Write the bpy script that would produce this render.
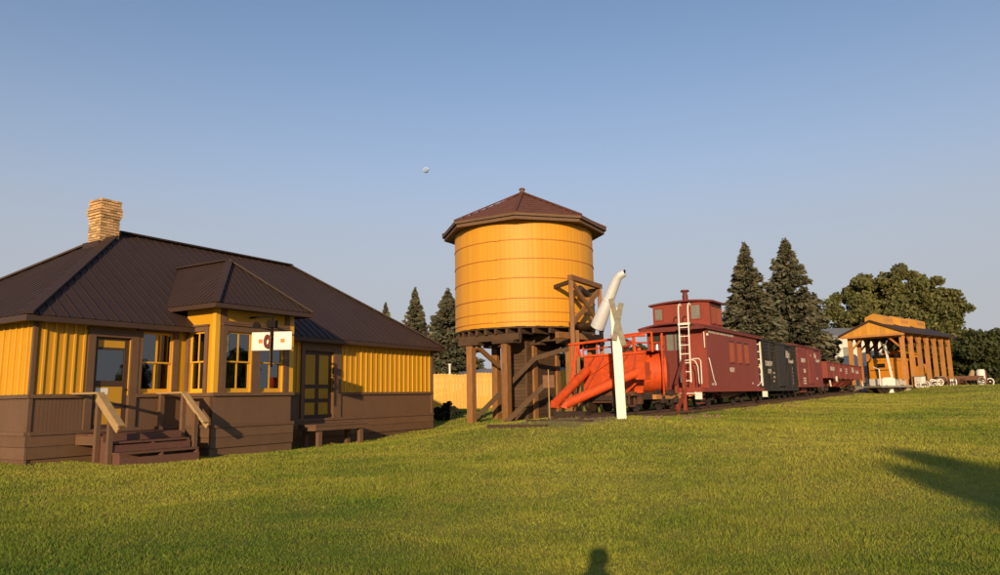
import bpy, math, random
import numpy as np
from mathutils import Vector, Matrix
R = math.radians
rnd = random.Random(7)
for o in list(bpy.data.objects): bpy.data.objects.remove(o)
scn = bpy.context.scene
col = scn.collection

# ------------------------------------------------------------------ camera
camd = bpy.data.cameras.new('camera'); cam = bpy.data.objects.new('camera', camd); col.objects.link(cam)
camd.sensor_width = 36; camd.lens = 36*0.712; camd.clip_end = 9000; camd.clip_start = .05
pit, rol = R(8.7), R(1.05)
Fv = Vector((0, math.cos(pit), math.sin(pit))); U0 = Vector((0, -math.sin(pit), math.cos(pit))); R0 = Vector((1, 0, 0))
Rv = R0*math.cos(rol)-U0*math.sin(rol); Uv = U0*math.cos(rol)+R0*math.sin(rol)
M = Matrix((Rv, Uv, -Fv)).transposed().to_4x4(); M.translation = (0, 0, 1.5)
cam.matrix_world = M
scn.camera = cam
# ------------------------------------------------------------------ world, sun, exposure
SUN_EL, SUN_AZ = 12.6, 6.8          # light travels towards azimuth 6.8 deg right of +Y
w = bpy.data.worlds.new('World'); scn.world = w; w.use_nodes = True
nt = w.node_tree; nt.nodes.clear()
sky = nt.nodes.new('ShaderNodeTexSky'); sky.sky_type = 'NISHITA'; sky.sun_disc = False
sky.sun_elevation = R(SUN_EL); sky.sun_rotation = R(180+SUN_AZ); sky.altitude = 2300
sky.air_density = 1.0; sky.dust_density = 2.0; sky.ozone_density = 1.5
bg = nt.nodes.new('ShaderNodeBackground'); bg.inputs[1].default_value = .125
wo = nt.nodes.new('ShaderNodeOutputWorld')
# morning haze layer: the clear sky fades to a pale grey towards the horizon all round
wtc = nt.nodes.new('ShaderNodeTexCoord'); wsx = nt.nodes.new('ShaderNodeSeparateXYZ'); nt.links.new(wtc.outputs['Generated'], wsx.inputs[0])
wcr = nt.nodes.new('ShaderNodeFloatCurve'); cv = wcr.mapping.curves[0]
for i, (px_, py_) in enumerate(((0, 1), (.16, .86), (.34, .36), (.5, .10), (.8, 0), (1, 0))):
    if i == 0: cv.points[0].location = (px_, py_)
    elif i == 1: cv.points[1].location = (px_, py_)
    else: cv.points.new(px_, py_)
wcr.mapping.update(); nt.links.new(wsx.outputs['Z'], wcr.inputs['Value'])
wmx = nt.nodes.new('ShaderNodeMix'); wmx.data_type = 'RGBA'; nt.links.new(wcr.outputs[0], wmx.inputs[0]); nt.links.new(sky.outputs[0], wmx.inputs[6]); wmx.inputs[7].default_value = (2.60, 2.60, 2.74, 1)
nt.links.new(wmx.outputs[2], bg.inputs[0]); nt.links.new(bg.outputs[0], wo.inputs[0])
sl = bpy.data.lights.new('sun', 'SUN'); sl.energy = 3.7; sl.angle = R(.53); sl.color = (1, .73, .42)
so = bpy.data.objects.new('sun', sl); col.objects.link(so)
ld = Vector((math.sin(R(SUN_AZ))*math.cos(R(SUN_EL)), math.cos(R(SUN_AZ))*math.cos(R(SUN_EL)), -math.sin(R(SUN_EL))))
so.rotation_euler = ld.to_track_quat('-Z', 'Y').to_euler(); so.location = (0, -20, 30)
vs = scn.view_settings; vs.view_transform = 'Standard'; vs.look = 'None'; vs.exposure = 0.5; vs.gamma = 1; vs.use_curve_mapping = False

# ------------------------------------------------------------------ helpers
class MB:
    def __init__(s): s.v = []; s.f = []
    def add(s, vs_, fs):
        k = len(s.v); s.v += [tuple(p) for p in vs_]; s.f += [tuple(i+k for i in f) for f in fs]; return s
    def box(s, x0, x1, y0, y1, z0, z1):
        return s.add([(x0,y0,z0),(x1,y0,z0),(x1,y1,z0),(x0,y1,z0),(x0,y0,z1),(x1,y0,z1),(x1,y1,z1),(x0,y1,z1)],
            [(0,3,2,1),(4,5,6,7),(0,1,5,4),(1,2,6,5),(2,3,7,6),(3,0,4,7)])
    def beam(s, p, q, w_, h_, up=(0,0,1)):
        p, q, up = Vector(p), Vector(q), Vector(up); d = (q-p).normalized()
        a = d.cross(up)
        if a.length < 1e-4: a = d.cross(Vector((1,0,0)))
        a.normalize(); b = a.cross(d).normalized(); a *= w_/2; b *= h_/2
        return s.add([p-a-b, p+a-b, p+a+b, p-a+b, q-a-b, q+a-b, q+a+b, q-a+b],
            [(0,3,2,1),(4,5,6,7),(0,1,5,4),(1,2,6,5),(2,3,7,6),(3,0,4,7)])
    def cone(s, p, q, r0, r1, n=10, cap=True):
        p, q = Vector(p), Vector(q); d = (q-p).normalized()
        a = d.orthogonal().normalized(); b = d.cross(a); vs_ = []
        for c, r in ((p, r0), (q, r1)):
            for i in range(n):
                t = 2*math.pi*i/n; vs_.append(c+a*(r*math.cos(t))+b*(r*math.sin(t)))
        fs = [(i, (i+1) % n, n+(i+1) % n, n+i) for i in range(n)]
        if cap: fs += [tuple(range(n-1, -1, -1)), tuple(range(n, 2*n))]
        return s.add(vs_, fs)
    def tube(s, pts, r, n=8):
        pts = [Vector(p) for p in pts]; k = len(pts); vs_ = []; fs = []; a = None
        for j, p in enumerate(pts):
            d = (pts[min(j+1, k-1)]-pts[max(j-1, 0)]).normalized()
            a = d.orthogonal().normalized() if a is None else (a-d*a.dot(d)).normalized()
            b = d.cross(a); rr = r[j] if isinstance(r, (list, tuple)) else r
            for i in range(n):
                t = 2*math.pi*i/n; vs_.append(p+a*(rr*math.cos(t))+b*(rr*math.sin(t)))
        for j in range(k-1):
            fs += [(j*n+i, j*n+(i+1) % n, (j+1)*n+(i+1) % n, (j+1)*n+i) for i in range(n)]
        fs += [tuple(range(n-1, -1, -1)), tuple(range((k-1)*n, k*n))]
        return s.add(vs_, fs)
    def prism(s, poly, ext):            # planar polygon (3d points) pushed along ext
        n = len(poly); e = Vector(ext); a = [Vector(p) for p in poly]
        return s.add(a+[p+e for p in a], [tuple(range(n-1,-1,-1)), tuple(range(n, 2*n))]+[(i, (i+1) % n, n+(i+1) % n, n+i) for i in range(n)])
    def ring(s, r, z, t, n=64):
        vs_ = []; fs = []
        for i in range(n):
            a = 2*math.pi*i/n
            for k in range(4):
                b = math.pi/2*k+math.pi/4; rr = r+t*math.cos(b); vs_.append((rr*math.cos(a), rr*math.sin(a), z+t*math.sin(b)*1.4))
        for i in range(n):
            for k in range(4):
                fs.append((4*i+k, 4*((i+1) % n)+k, 4*((i+1) % n)+(k+1) % 4, 4*i+(k+1) % 4))
        return s.add(vs_, fs)
    def mesh(s, name, smooth=False):
        m = bpy.data.meshes.new(name); m.from_pydata(s.v, [], s.f); m.validate()
        import bmesh
        b = bmesh.new(); b.from_mesh(m); bmesh.ops.recalc_face_normals(b, faces=b.faces); b.to_mesh(m); b.free()
        if smooth:
            m.polygons.foreach_set('use_smooth', [True]*len(m.polygons))
            try: m.set_sharp_from_angle(angle=R(35))
            except Exception: pass
        return m
    def build(s, name, mat, parent=None, loc=(0,0,0), rot=(0,0,0), smooth=False):
        return place(s.mesh(name, smooth), name, mat, parent, loc, rot)
def place(m, name, mat, parent=None, loc=(0,0,0), rot=(0,0,0)):
    if not m.materials: m.materials.append(mat)
    o = bpy.data.objects.new(name, m); col.objects.link(o); o.parent = parent; o.location = loc; o.rotation_euler = rot
    return o
def thing(name, label, cat, loc=(0,0,0), rz=0, group=None):
    o = bpy.data.objects.new(name, None); col.objects.link(o); o.empty_display_size = .2
    o.location = loc; o.rotation_euler = (0,0,rz); return tag(o, label, cat, group)
def tag(o, label, cat, group=None):
    o['label'] = label; o['category'] = cat
    if group: o['group'] = group
    return o
def struct(o): o['kind'] = 'structure'; return o
def stuff(o): o['kind'] = 'stuff'; return o
def copy_tree(o, parent=None):
    c = o.copy(); col.objects.link(c); c.parent = parent
    for ch in list(o.children): copy_tree(ch, c)
    return c

# ------------------------------------------------------------------ materials
def node_mat(name):
    m = bpy.data.materials.new(name); m.use_nodes = True; t = m.node_tree
    return m, t, t.nodes['Principled BSDF']
def mth(t, op, a, b=None, c=None):
    n = t.nodes.new('ShaderNodeMath'); n.operation = op
    for i, x in enumerate((a, b, c)):
        if x is None: continue
        if isinstance(x, (int, float)): n.inputs[i].default_value = x
        else: t.links.new(x, n.inputs[i])
    return n.outputs[0]
def noise(t, vec, scale, detail=4, rough=.55):
    n = t.nodes.new('ShaderNodeTexNoise'); n.inputs['Scale'].default_value = scale; n.inputs['Detail'].default_value = detail
    n.inputs['Roughness'].default_value = rough; t.links.new(vec, n.inputs['Vector']); return n.outputs['Fac']
def mapped(t, out, sc):
    n = t.nodes.new('ShaderNodeMapping'); n.inputs['Scale'].default_value = sc; t.links.new(out, n.inputs['Vector']); return n.outputs[0]
def rampf(t, fac, lo, hi):
    n = t.nodes.new('ShaderNodeMapRange'); n.inputs['From Min'].default_value = lo; n.inputs['From Max'].default_value = hi
    t.links.new(fac, n.inputs['Value']); return n.outputs[0]
def mixc(t, fac, a, b):
    n = t.nodes.new('ShaderNodeMix'); n.data_type = 'RGBA'
    if isinstance(fac, (int, float)): n.inputs[0].default_value = fac
    else: t.links.new(fac, n.inputs[0])
    for i, x in ((6, a), (7, b)):
        if isinstance(x, tuple): n.inputs[i].default_value = (*x[:3], 1)
        else: t.links.new(x, n.inputs[i])
    return n.outputs[2]
def paint(name, c, rough=.55, var=.16, scale=2.5, stretch=(1,1,1), dirt=None, damt=.35, rv=.1, bump=.15, bscale=30, metal=0, spec=.4, lines=None):
    m, t, b = node_mat(name)
    tc = t.nodes.new('ShaderNodeTexCoord').outputs['Object']; v = mapped(t, tc, stretch)
    n1 = noise(t, v, scale, 5); oi = t.nodes.new('ShaderNodeObjectInfo').outputs['Random']
    f = mth(t, 'ADD', mth(t, 'MULTIPLY_ADD', n1, 2*var*1.6, 1-var*1.6), mth(t, 'MULTIPLY_ADD', oi, 2*rv, -rv))
    vm = t.nodes.new('ShaderNodeVectorMath'); vm.operation = 'SCALE'; vm.inputs[0].default_value = c[:3]; t.links.new(f, vm.inputs['Scale'])
    out = vm.outputs[0]
    if dirt:
        n2 = noise(t, v, scale*2.3, 7, .7); out = mixc(t, mth(t, 'MULTIPLY', rampf(t, n2, .48, .75), damt), out, dirt)
    h = noise(t, v, bscale, 4)
    if lines:                           # fine joints of narrow boards: axis, pitch in metres
        ax, pitch = lines
        sx = t.nodes.new('ShaderNodeSeparateXYZ'); t.links.new(tc, sx.inputs[0])
        fr = mth(t, 'FRACT', mth(t, 'MULTIPLY', sx.outputs[ax], 1/pitch))
        g = mth(t, 'LESS_THAN', fr, .12); h = mth(t, 'SUBTRACT', h, mth(t, 'MULTIPLY', g, 1.6))
        out = mixc(t, mth(t, 'MULTIPLY', g, .25), out, tuple(x*.45 for x in c[:3]))
    t.links.new(out, b.inputs['Base Color']); b.inputs['Roughness'].default_value = rough; b.inputs['Metallic'].default_value = metal
    b.inputs['Specular IOR Level'].default_value = spec
    if bump:
        bn = t.nodes.new('ShaderNodeBump'); bn.inputs['Strength'].default_value = bump; bn.inputs['Distance'].default_value = .02
        t.links.new(h, bn.inputs['Height']); t.links.new(bn.outputs[0], b.inputs['Normal'])
    return m
def leafmat(name, c1, c2, trans=.25, patch=.25, c3=None):
    m, t, b = node_mat(name)
    g = t.nodes.new('ShaderNodeNewGeometry'); tc = t.nodes.new('ShaderNodeTexCoord').outputs['Object']
    ri = g.outputs['Random Per Island']
    n1 = noise(t, tc, patch, 3)
    c = mixc(t, mth(t, 'ADD', mth(t, 'MULTIPLY', ri, .6), mth(t, 'MULTIPLY_ADD', n1, 1.6, -.6)), c1, c2)
    if c3: c = mixc(t, mth(t, 'GREATER_THAN', ri, .93), c, c3)
    t.links.new(c, b.inputs['Base Color']); b.inputs['Roughness'].default_value = .7; b.inputs['Specular IOR Level'].default_value = .2
    tr = t.nodes.new('ShaderNodeBsdfTranslucent'); t.links.new(c, tr.inputs[0])
    mx = t.nodes.new('ShaderNodeMixShader'); mx.inputs[0].default_value = trans
    t.links.new(b.outputs[0], mx.inputs[1]); t.links.new(tr.outputs[0], mx.inputs[2])
    t.links.new(mx.outputs[0], t.nodes['Material Output'].inputs[0]); return m
YEL = (.60, .305, .014); BRN = (.150, .084, .048)
m_yel = paint('yellow_paint', YEL, .5, .10, 1.5, (1,1,.4), (.45,.22,.03), .3)
m_yel2 = paint('yellow_tank_paint', (.66,.305,.022), .55, .07, 1.2, (1,1,.3), (.55,.22,.02), .25, rv=.05)
m_hoop = paint('hoop_paint', (.46,.17,.02), .6, .1)
m_yelt = paint('yellow_trim_paint', (.68,.36,.03), .45, .06, 2)
m_oliv = paint('yellow_door_paint', (.50,.27,.02), .5, .08, 2)
m_brn = paint('brown_paint', BRN, .55, .12, 2, (1,1,1), (.09,.05,.03), .4, rv=.12)
m_wain = paint('brown_beadboard', BRN, .55, .10, 2, (1,1,.4), (.18,.10,.055), .3, lines=None)
m_dbrn = paint('dark_brown_paint', (.06,.033,.022), .5, .12, 2)
m_roof = paint('brown_metal_roof', (.049,.030,.025), .6, .10, .6, (1,1,1), (.032,.018,.019), .35, rv=.06, bump=.05, bscale=6, spec=.22)
m_brick = paint('buff_brick', (.60,.37,.17), .8, .22, 14, (1,1,1.5), (.30,.16,.07), .5, bump=.4)
t = m_brick.node_tree; b = t.nodes['Principled BSDF']; src = b.inputs['Base Color'].links[0].from_socket
vm = t.nodes.new('ShaderNodeVectorMath'); vm.operation = 'SCALE'; t.links.new(src, vm.inputs[0])
t.links.new(mth(t, 'MULTIPLY_ADD', t.nodes.new('ShaderNodeNewGeometry').outputs['Random Per Island'], .75, .6), vm.inputs['Scale']); t.links.new(vm.outputs[0], b.inputs['Base Color'])
m_mort = paint('mortar', (.22,.16,.10), .9, .1, 20)
m_rawwood = paint('raw_wood', (.40,.26,.12), .7, .18, 4, (1,1,1), (.2,.12,.06), .4)
m_step = paint('red_brown_step', (.135,.062,.042), .6, .15, 4, (1,4,4), (.07,.035,.03), .4)
m_wood = paint('brown_timber', (.27,.125,.043), .7, .22, 3, (2,2,.35), (.06,.03,.016), .55, rv=.15, bump=.35)
m_dwood = paint('dark_timber', (.075,.042,.022), .8, .25, 3, (1,1,1), (.03,.02,.013), .5, rv=.2, bump=.35)
m_plank = paint('weathered_shaded_plank', (.090,.050,.025), .8, .25, 5, (.4,.4,2), (.05,.03,.018), .5, rv=.25, bump=.35)  # weathered brown, lowered further to carry the shade under the tank
m_shing = paint('red_brown_shingle', (.125,.047,.031), .85, .25, 2.5, (1,1,1), (.07,.026,.02), .6, rv=.12, bump=.6, bscale=22)
m_fasc = paint('fascia_brown', (.15,.085,.05), .7, .2, 4)
m_orng = paint('orange_red_paint', (.60,.078,.014), .6, .2, 3, (1,1,1), (.22,.04,.02), .65, bump=.3, spec=.25)
m_orgd = paint('faded_red_paint', (.36,.055,.03), .55, .15, 3, (1,1,1), (.18,.04,.03), .4)
m_cab = paint('caboose_red', (.25,.044,.026), .6, .12, 2, (1,1,.4), (.12,.028,.022), .4, lines=(1,.075))
m_cabs = paint('caboose_side_red', (.235,.046,.03), .6, .10, 2, (1,1,.4), (.13,.03,.026), .4, lines=(0,.075))
m_cabr = paint('caboose_roof_red', (.15,.03,.024), .65, .15, 2)
m_cpan = paint('orange_window_board', (.36,.085,.035), .65, .15, 5)  # window boards, lighter and more orange than the caboose side
m_red = paint('freight_red', (.25,.048,.034), .65, .14, 2, (1,1,.4), (.13,.032,.028), .45, lines=(0,.1))
m_blk = paint('freight_black', (.028,.023,.019), .6, .25, 3, (1,1,1), (.06,.045,.033), .4)
m_iron = paint('rusty_black_iron', (.035,.022,.016), .6, .3, 5, (1,1,1), (.11,.05,.025), .5)
m_rust = paint('rusty_steel', (.12,.05,.027), .75, .3, 6, (1,1,1), (.05,.025,.018), .5)
m_rail = paint('rail_steel', (.09,.05,.034), .55, .2, 5)
m_wht = paint('white_paint', (.78,.74,.66), .5, .05, 3, (1,1,1), (.5,.42,.33), .35, rv=.03)
m_whtw = paint('weathered_white_board', (.22,.205,.16), .75, .35, 7, (1,1,1), (.13,.10,.07), .7)
m_let = paint('white_lettering', (.52,.46,.40), .6, .1, 9, rv=.03, bump=0)
m_zinc = paint('galvanised_spout', (.68,.70,.74), .42, .08, 3, (1,1,.5), (.42,.38,.34), .3, metal=.3)
m_bkp = paint('black_paint', (.012,.011,.010), .8, .2, 4, spec=.1)
m_mar = paint('maroon_paint', (.16,.035,.028), .5, .1, 4)
m_tim = paint('orange_timber', (.47,.205,.055), .65, .2, 3, (1,1,.4), (.25,.11,.04), .4, rv=.15)
m_gab = paint('orange_board', (.62,.29,.04), .6, .12, 2)
m_loco = paint('loco_orange_yellow', (.62,.235,.012), .45, .1, 2, (1,1,1), (.3,.11,.01), .35)
m_conc = paint('concrete', (.42,.37,.31), .9, .15, 4)
m_bldw = paint('white_siding', (.72,.69,.63), .7, .05, 1)
m_grey = paint('grey_roof', (.17,.18,.20), .6, .1, .5)
m_bark = paint('bark', (.10,.07,.05), .9, .3, 3, (1,1,.3), rv=.1, bump=.6)
m_dirt = paint('ballast_dirt', (.18,.12,.065), .95, .3, 3)
m_skin = paint('skin', (.5,.28,.19), .5, .05); m_shirt = paint('blue_shirt', (.08,.12,.22), .8, .1); m_hair = paint('brown_hair', (.05,.03,.02), .6, .2)
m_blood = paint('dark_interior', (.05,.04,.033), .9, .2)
m_moon = paint('moon_rock', (.36,.45,.64), 1, .2, .12, rv=0, bump=0, spec=0)
m_glass, t, b = node_mat('window_glass')
gl = t.nodes.new('ShaderNodeBsdfGlossy'); gl.inputs['Roughness'].default_value = .02; gl.inputs[0].default_value = (.9,.93,.97,1)
tp = t.nodes.new('ShaderNodeBsdfTransparent'); tp.inputs[0].default_value = (.55,.58,.56,1)
fr = t.nodes.new('ShaderNodeFresnel'); fr.inputs[0].default_value = 2.3
bn = t.nodes.new('ShaderNodeBump'); bn.inputs['Strength'].default_value = .06; bn.inputs['Distance'].default_value = .02
t.links.new(noise(t, t.nodes.new('ShaderNodeTexCoord').outputs['Object'], 2.2, 2), bn.inputs['Height']); t.links.new(bn.outputs[0], gl.inputs['Normal'])
mx = t.nodes.new('ShaderNodeMixShader'); t.links.new(fr.outputs[0], mx.inputs[0]); t.links.new(tp.outputs[0], mx.inputs[1]); t.links.new(gl.outputs[0], mx.inputs[2])
t.links.new(mx.outputs[0], t.nodes['Material Output'].inputs[0])
m_amber = paint('amber_lens', (.6,.2,.03), .2, .05, bump=0)
m_cloth = paint('white_cloth', (.75,.72,.68), .9, .05)
m_spruce = leafmat('spruce_needles', (.050,.058,.034), (.195,.185,.115), .12, .35, (.19,.14,.08))
m_cott = leafmat('cottonwood_leaves', (.085,.098,.030), (.235,.225,.085), .3, .22, (.27,.23,.09))
m_hedge = leafmat('hedge_leaves', (.030,.042,.015), (.090,.098,.034), .25, .3)
m_shrub = leafmat('dark_shrub_leaves', (.014,.018,.010), (.05,.052,.028), .1, .6)

def text(body, size, mat, parent, loc, rot, name='lettering', shear=0, sx=1, bold=.01):
    c = bpy.data.curves.new(name, 'FONT'); c.body = body; c.size = size; c.shear = shear; c.extrude = .004; c.offset = bold*size; c.align_x = 'LEFT'
    o = bpy.data.objects.new('tmp', c); col.objects.link(o)
    dg = bpy.context.evaluated_depsgraph_get(); m = bpy.data.meshes.new_from_object(o.evaluated_get(dg)); bpy.data.objects.remove(o)
    m.materials.clear(); q = place(m, name, mat, parent, loc, rot); q.scale = (sx, 1, 1); return q

# ------------------------------------------------------------------ terrain
H = 34.7; TU = (math.sin(R(H)), math.cos(R(H))); TN = (-math.cos(R(H)), math.sin(R(H)))
C0 = (6.943, 28.297)
def T(t, off=0): return (C0[0]+TU[0]*t+TN[0]*off, C0[1]+TU[1]*t+TN[1]*off)
def railz(t): return .98+(.012 if t > 0 else .006)*t
ctl = [(0,0,0),(-6,2,0),(6,2,0),(.8,7,0),(-8,8,.04),(8,8,.1),(0,12,.14),(6.6,12.2,.28),(12,12,.35),(-10.6,16.2,.2),(-9,13,.1),(-7,17,.1),(-4.6,20,.12),
    (-3.2,28,.2),(-16,25,.2),(-2,23.5,.24),(.5,18,.36),(-20,10,.1),(-10,30,.25),(-1.3,31.3,.38),(.2,29.6,.42),(1.2,33,.5),(3.4,20,.8),(8,20,.55),(15,25,.65),(20,32,.8),
    (30,45,1.15),(34,59,1.42),(45,68,1.6),(50,72,1.62),(60,60,1.5),(30,30,.9),(60,30,1.2),(-4,50,.72),(0,50,.72),(6,48,.9),(-2.7,34,.55),(-20,45,.7),(-15,60,.8),
    (20,15,.45),(10,0,.0),(-10,-10,0),(10,-15,0),(0,-30,0),(30,0,.5),(-30,0,.1),(5,60,1.0),(30,80,1.6),(60,80,1.6),(0,90,1.2),(60,100,1.6),(70,0,.8)]
for t_ in range(-10, 60, 5):
    z = railz(t_)-.2
    if t_ < 45: ctl += [(*T(t_), z), (*T(t_, -1.9), z-.03), (*T(t_, 1.9), z-.03), (*T(t_, -4.2), z-(.14 if t_ > -4 else .2))]
ctl = np.array(ctl, float)
def tps_k(r2): return np.where(r2 > 1e-12, .5*r2*np.log(np.maximum(r2, 1e-12)), 0)
_d = ctl[:, None, :2]-ctl[None, :, :2]; _n = len(ctl)
_K = tps_k((_d**2).sum(-1))+np.eye(_n)*.6; _P = np.c_[np.ones(_n), ctl[:, :2]]
_S = np.linalg.solve(np.block([[_K, _P], [_P.T, np.zeros((3, 3))]]), np.r_[ctl[:, 2], np.zeros(3)])
def gz(x, y):
    x = np.atleast_1d(np.asarray(x, float)); y = np.atleast_1d(np.asarray(y, float)); z = np.zeros_like(x)
    for i in range(0, len(x), 20000):
        a, b_ = x[i:i+20000], y[i:i+20000]
        k = tps_k((a[:, None]-ctl[None, :, 0])**2+(b_[:, None]-ctl[None, :, 1])**2)
        z[i:i+20000] = k@_S[:_n]+_S[_n]+_S[_n+1]*a+_S[_n+2]*b_
    far = np.clip((np.hypot(x-15, y-30)-75)/50, 0, 1); far = far*far*(3-2*far)
    near = np.clip(1-np.hypot(x-8, y-20)/60, 0, 1)
    bump = .025*np.sin(x*.9+1.3*np.sin(y*.37))*np.sin(y*.7+.8)+.018*np.sin(x*2.1+y*1.1)*np.sin(y*1.9-x*.6)
    return z*(1-far)+1.0*far+bump*near
def g1(x, y): return float(gz(x, y)[0])
def axis(lo, hi, c0, c1, step):
    a = [c0+step*i for i in range(int((c1-c0)/step)+1)]
    s = step; v = a[-1]
    while v < hi: s *= 1.35; v += s; a.append(v)
    s = step; v = a[0]
    while v > lo: s *= 1.35; v -= s; a.insert(0, v)
    return np.array(a)
xs, ys = axis(-4000, 4000, -24, 52, .5), axis(-3000, 5000, -6, 76, .5)
GX, GY = np.meshgrid(xs, ys); GZ = gz(GX.ravel(), GY.ravel())
V = np.c_[GX.ravel(), GY.ravel(), GZ]
nx, ny = len(xs), len(ys); ii = (np.arange(ny-1)[:, None]*nx+np.arange(nx-1)[None]).ravel()
def np_mesh(name, V, F):
    m = bpy.data.meshes.new(name); k = F.shape[1]
    m.vertices.add(len(V)); m.vertices.foreach_set('co', np.asarray(V, np.float32).ravel())
    m.loops.add(F.size); m.loops.foreach_set('vertex_index', np.asarray(F, np.int32).ravel())
    m.polygons.add(len(F)); m.polygons.foreach_set('loop_start', np.arange(0, F.size, k, dtype=np.int32)); m.polygons.foreach_set('loop_total', np.full(len(F), k, np.int32))
    m.update(calc_edges=True); return m
# lawn material
def lawn_mat(name, blades):
    m, t, b = node_mat(name)
    g = t.nodes.new('ShaderNodeNewGeometry'); pos = g.outputs['Position']
    n1 = noise(t, pos, .22, 4, .6); n2 = noise(t, pos, 1.3, 5, .65); n3 = noise(t, pos, 9, 4, .6)
    n4 = noise(t, mapped(t, pos, (.35, .9, 1)), .55, 5, .65); n5 = noise(t, pos, .07, 3, .5)
    c = mixc(t, rampf(t, n1, .38, .62), (.125,.178,.019), (.285,.275,.038))
    c = mixc(t, mth(t, 'MULTIPLY', rampf(t, n4, .5, .66), .6), c, (.105,.160,.017))
    c = mixc(t, mth(t, 'MULTIPLY', rampf(t, n5, .45, .62), .5), c, (.37,.32,.06))
    c = mixc(t, mth(t, 'MULTIPLY', rampf(t, n2, .48, .72), .55), c, (.28,.235,.05))
    # darker green towards the near left of the lawn, edge broken by noise
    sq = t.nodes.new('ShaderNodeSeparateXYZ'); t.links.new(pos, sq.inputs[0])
    near_left = mth(t, 'ADD', mth(t, 'ADD', sq.outputs[1], mth(t, 'MULTIPLY', sq.outputs[0], .55)), mth(t, 'MULTIPLY', n1, 9))
    c = mixc(t, mth(t, 'MULTIPLY', rampf(t, near_left, 13.5, 7.5), .75), c, (.070,.132,.016))
    if blades:
        ri = g.outputs['Random Per Island']
        f = mth(t, 'MULTIPLY', mth(t, 'MULTIPLY_ADD', ri, .8, .85), mth(t, 'MULTIPLY_ADD', noise(t, pos, 3.2, 4, .7), .9, .6))
        c2 = t.nodes.new('ShaderNodeVectorMath'); c2.operation = 'SCALE'; t.links.new(c, c2.inputs[0]); t.links.new(f, c2.inputs['Scale'])
        c = mixc(t, mth(t, 'GREATER_THAN', ri, .95), c2.outputs[0], (.34,.26,.10))
    else:
        c = mixc(t, mth(t, 'MULTIPLY', rampf(t, n3, .45, .7), .45), c, (.11,.12,.02))
        # worn, dry soil along the railway bank
        sp = t.nodes.new('ShaderNodeSeparateXYZ'); t.links.new(pos, sp.inputs[0])
        dx = mth(t, 'SUBTRACT', sp.outputs[0], C0[0]); dy = mth(t, 'SUBTRACT', sp.outputs[1], C0[1])
        off = mth(t, 'ADD', mth(t, 'MULTIPLY', dx, TN[0]), mth(t, 'MULTIPLY', dy, TN[1]))
        al = mth(t, 'ADD', mth(t, 'MULTIPLY', dx, TU[0]), mth(t, 'MULTIPLY', dy, TU[1]))
        d = mth(t, 'ADD', mth(t, 'ABSOLUTE', off), mth(t, 'MULTIPLY', n2, 1.5))
        k = mth(t, 'MULTIPLY', mth(t, 'SUBTRACT', 1, rampf(t, d, 1.7, 2.5)), rampf(t, al, -11, -8.5))
        c = mixc(t, k, c, mixc(t, n3, (.20,.14,.075), (.38,.27,.15)))
        bn = t.nodes.new('ShaderNodeBump'); bn.inputs['Strength'].default_value = .7; bn.inputs['Distance'].default_value = .05
        t.links.new(noise(t, pos, 28, 5, .7), bn.inputs['Height']); t.links.new(bn.outputs[0], b.inputs['Normal'])
    t.links.new(c, b.inputs['Base Color']); b.inputs['Roughness'].default_value = .85; b.inputs['Specular IOR Level'].default_value = .15
    if blades:
        tr = t.nodes.new('ShaderNodeBsdfTranslucent'); t.links.new(c, tr.inputs[0])
        mx = t.nodes.new('ShaderNodeMixShader'); mx.inputs[0].default_value = .25
        t.links.new(b.outputs[0], mx.inputs[1]); t.links.new(tr.outputs[0], mx.inputs[2]); t.links.new(mx.outputs[0], t.nodes['Material Output'].inputs[0])
    return m
gm = np_mesh('ground', V, np.c_[ii, ii+1, ii+nx+1, ii+nx]); gm.polygons.foreach_set('use_smooth', [True]*len(gm.polygons))
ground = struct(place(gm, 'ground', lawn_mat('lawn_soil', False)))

# ------------------------------------------------------------------ foliage builders
def leaf_quads(c, d, size, rg, aspect=1.6, droop=None):
    """small leaf faces at centres c with sizes d; random orientation"""
    n = len(c); a = rg.normal(size=(n, 3)); 
    if droop is not None: a = a*.45+droop
    a /= np.linalg.norm(a, axis=1)[:, None]; b_ = np.cross(a, rg.normal(size=(n, 3))); b_ /= np.linalg.norm(b_, axis=1)[:, None]
    s = (size*d)[:, None]; a = a*s*aspect*.5; b_ = b_*s*.5
    V = np.stack([c-a, c+b_, c+a, c-b_], 1).reshape(-1, 3); F = np.arange(4*n).reshape(-1, 4); return V, F
def spruce_mesh(Ht, Rd, seed):
    rg = np.random.default_rng(seed); C = []; D = []; A = []
    z = .3
    while z < Ht-.15:
        fr_ = z/Ht; r = Rd*(1-fr_)**.85*(1 if fr_ > .12 else .75+2*fr_)
        nb = int(7+10*(1-fr_))
        for k in range(nb):
            an = rg.uniform(0, 2*math.pi); L = r*rg.uniform(.68, 1.12); n = max(7, int(L*44))
            s = np.sqrt(rg.uniform(.02, 1, n)); dr = (-.18+.45*fr_)*L
            px_ = np.cos(an)*L*s; py_ = np.sin(an)*L*s; side = rg.normal(size=n)*.12*L*s
            C.append(np.c_[px_-np.sin(an)*side, py_+np.cos(an)*side, z+dr*s+.12*L*s**3+rg.normal(size=n)*.07])
            D.append(rg.uniform(.6, 1.3, n)*(.6+.4*(1-fr_))); A.append(np.tile([np.cos(an), np.sin(an), -.35], (n, 1)))
        z += rg.uniform(.17, .27)*(1 if fr_ < .8 else .7)
    C = np.concatenate(C); D = np.concatenate(D); A = np.concatenate(A)
    tip = np.c_[rg.normal(size=(40, 2))*.06, rg.uniform(Ht-.7, Ht+.1, 40)]
    C = np.r_[C, tip]; D = np.r_[D, np.full(40, .5)]; A = np.r_[A, np.tile([0,0,1.], (40, 1))]
    return np_mesh('crown', *leaf_quads(C, D, .23, rg, 2.3, A))
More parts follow.
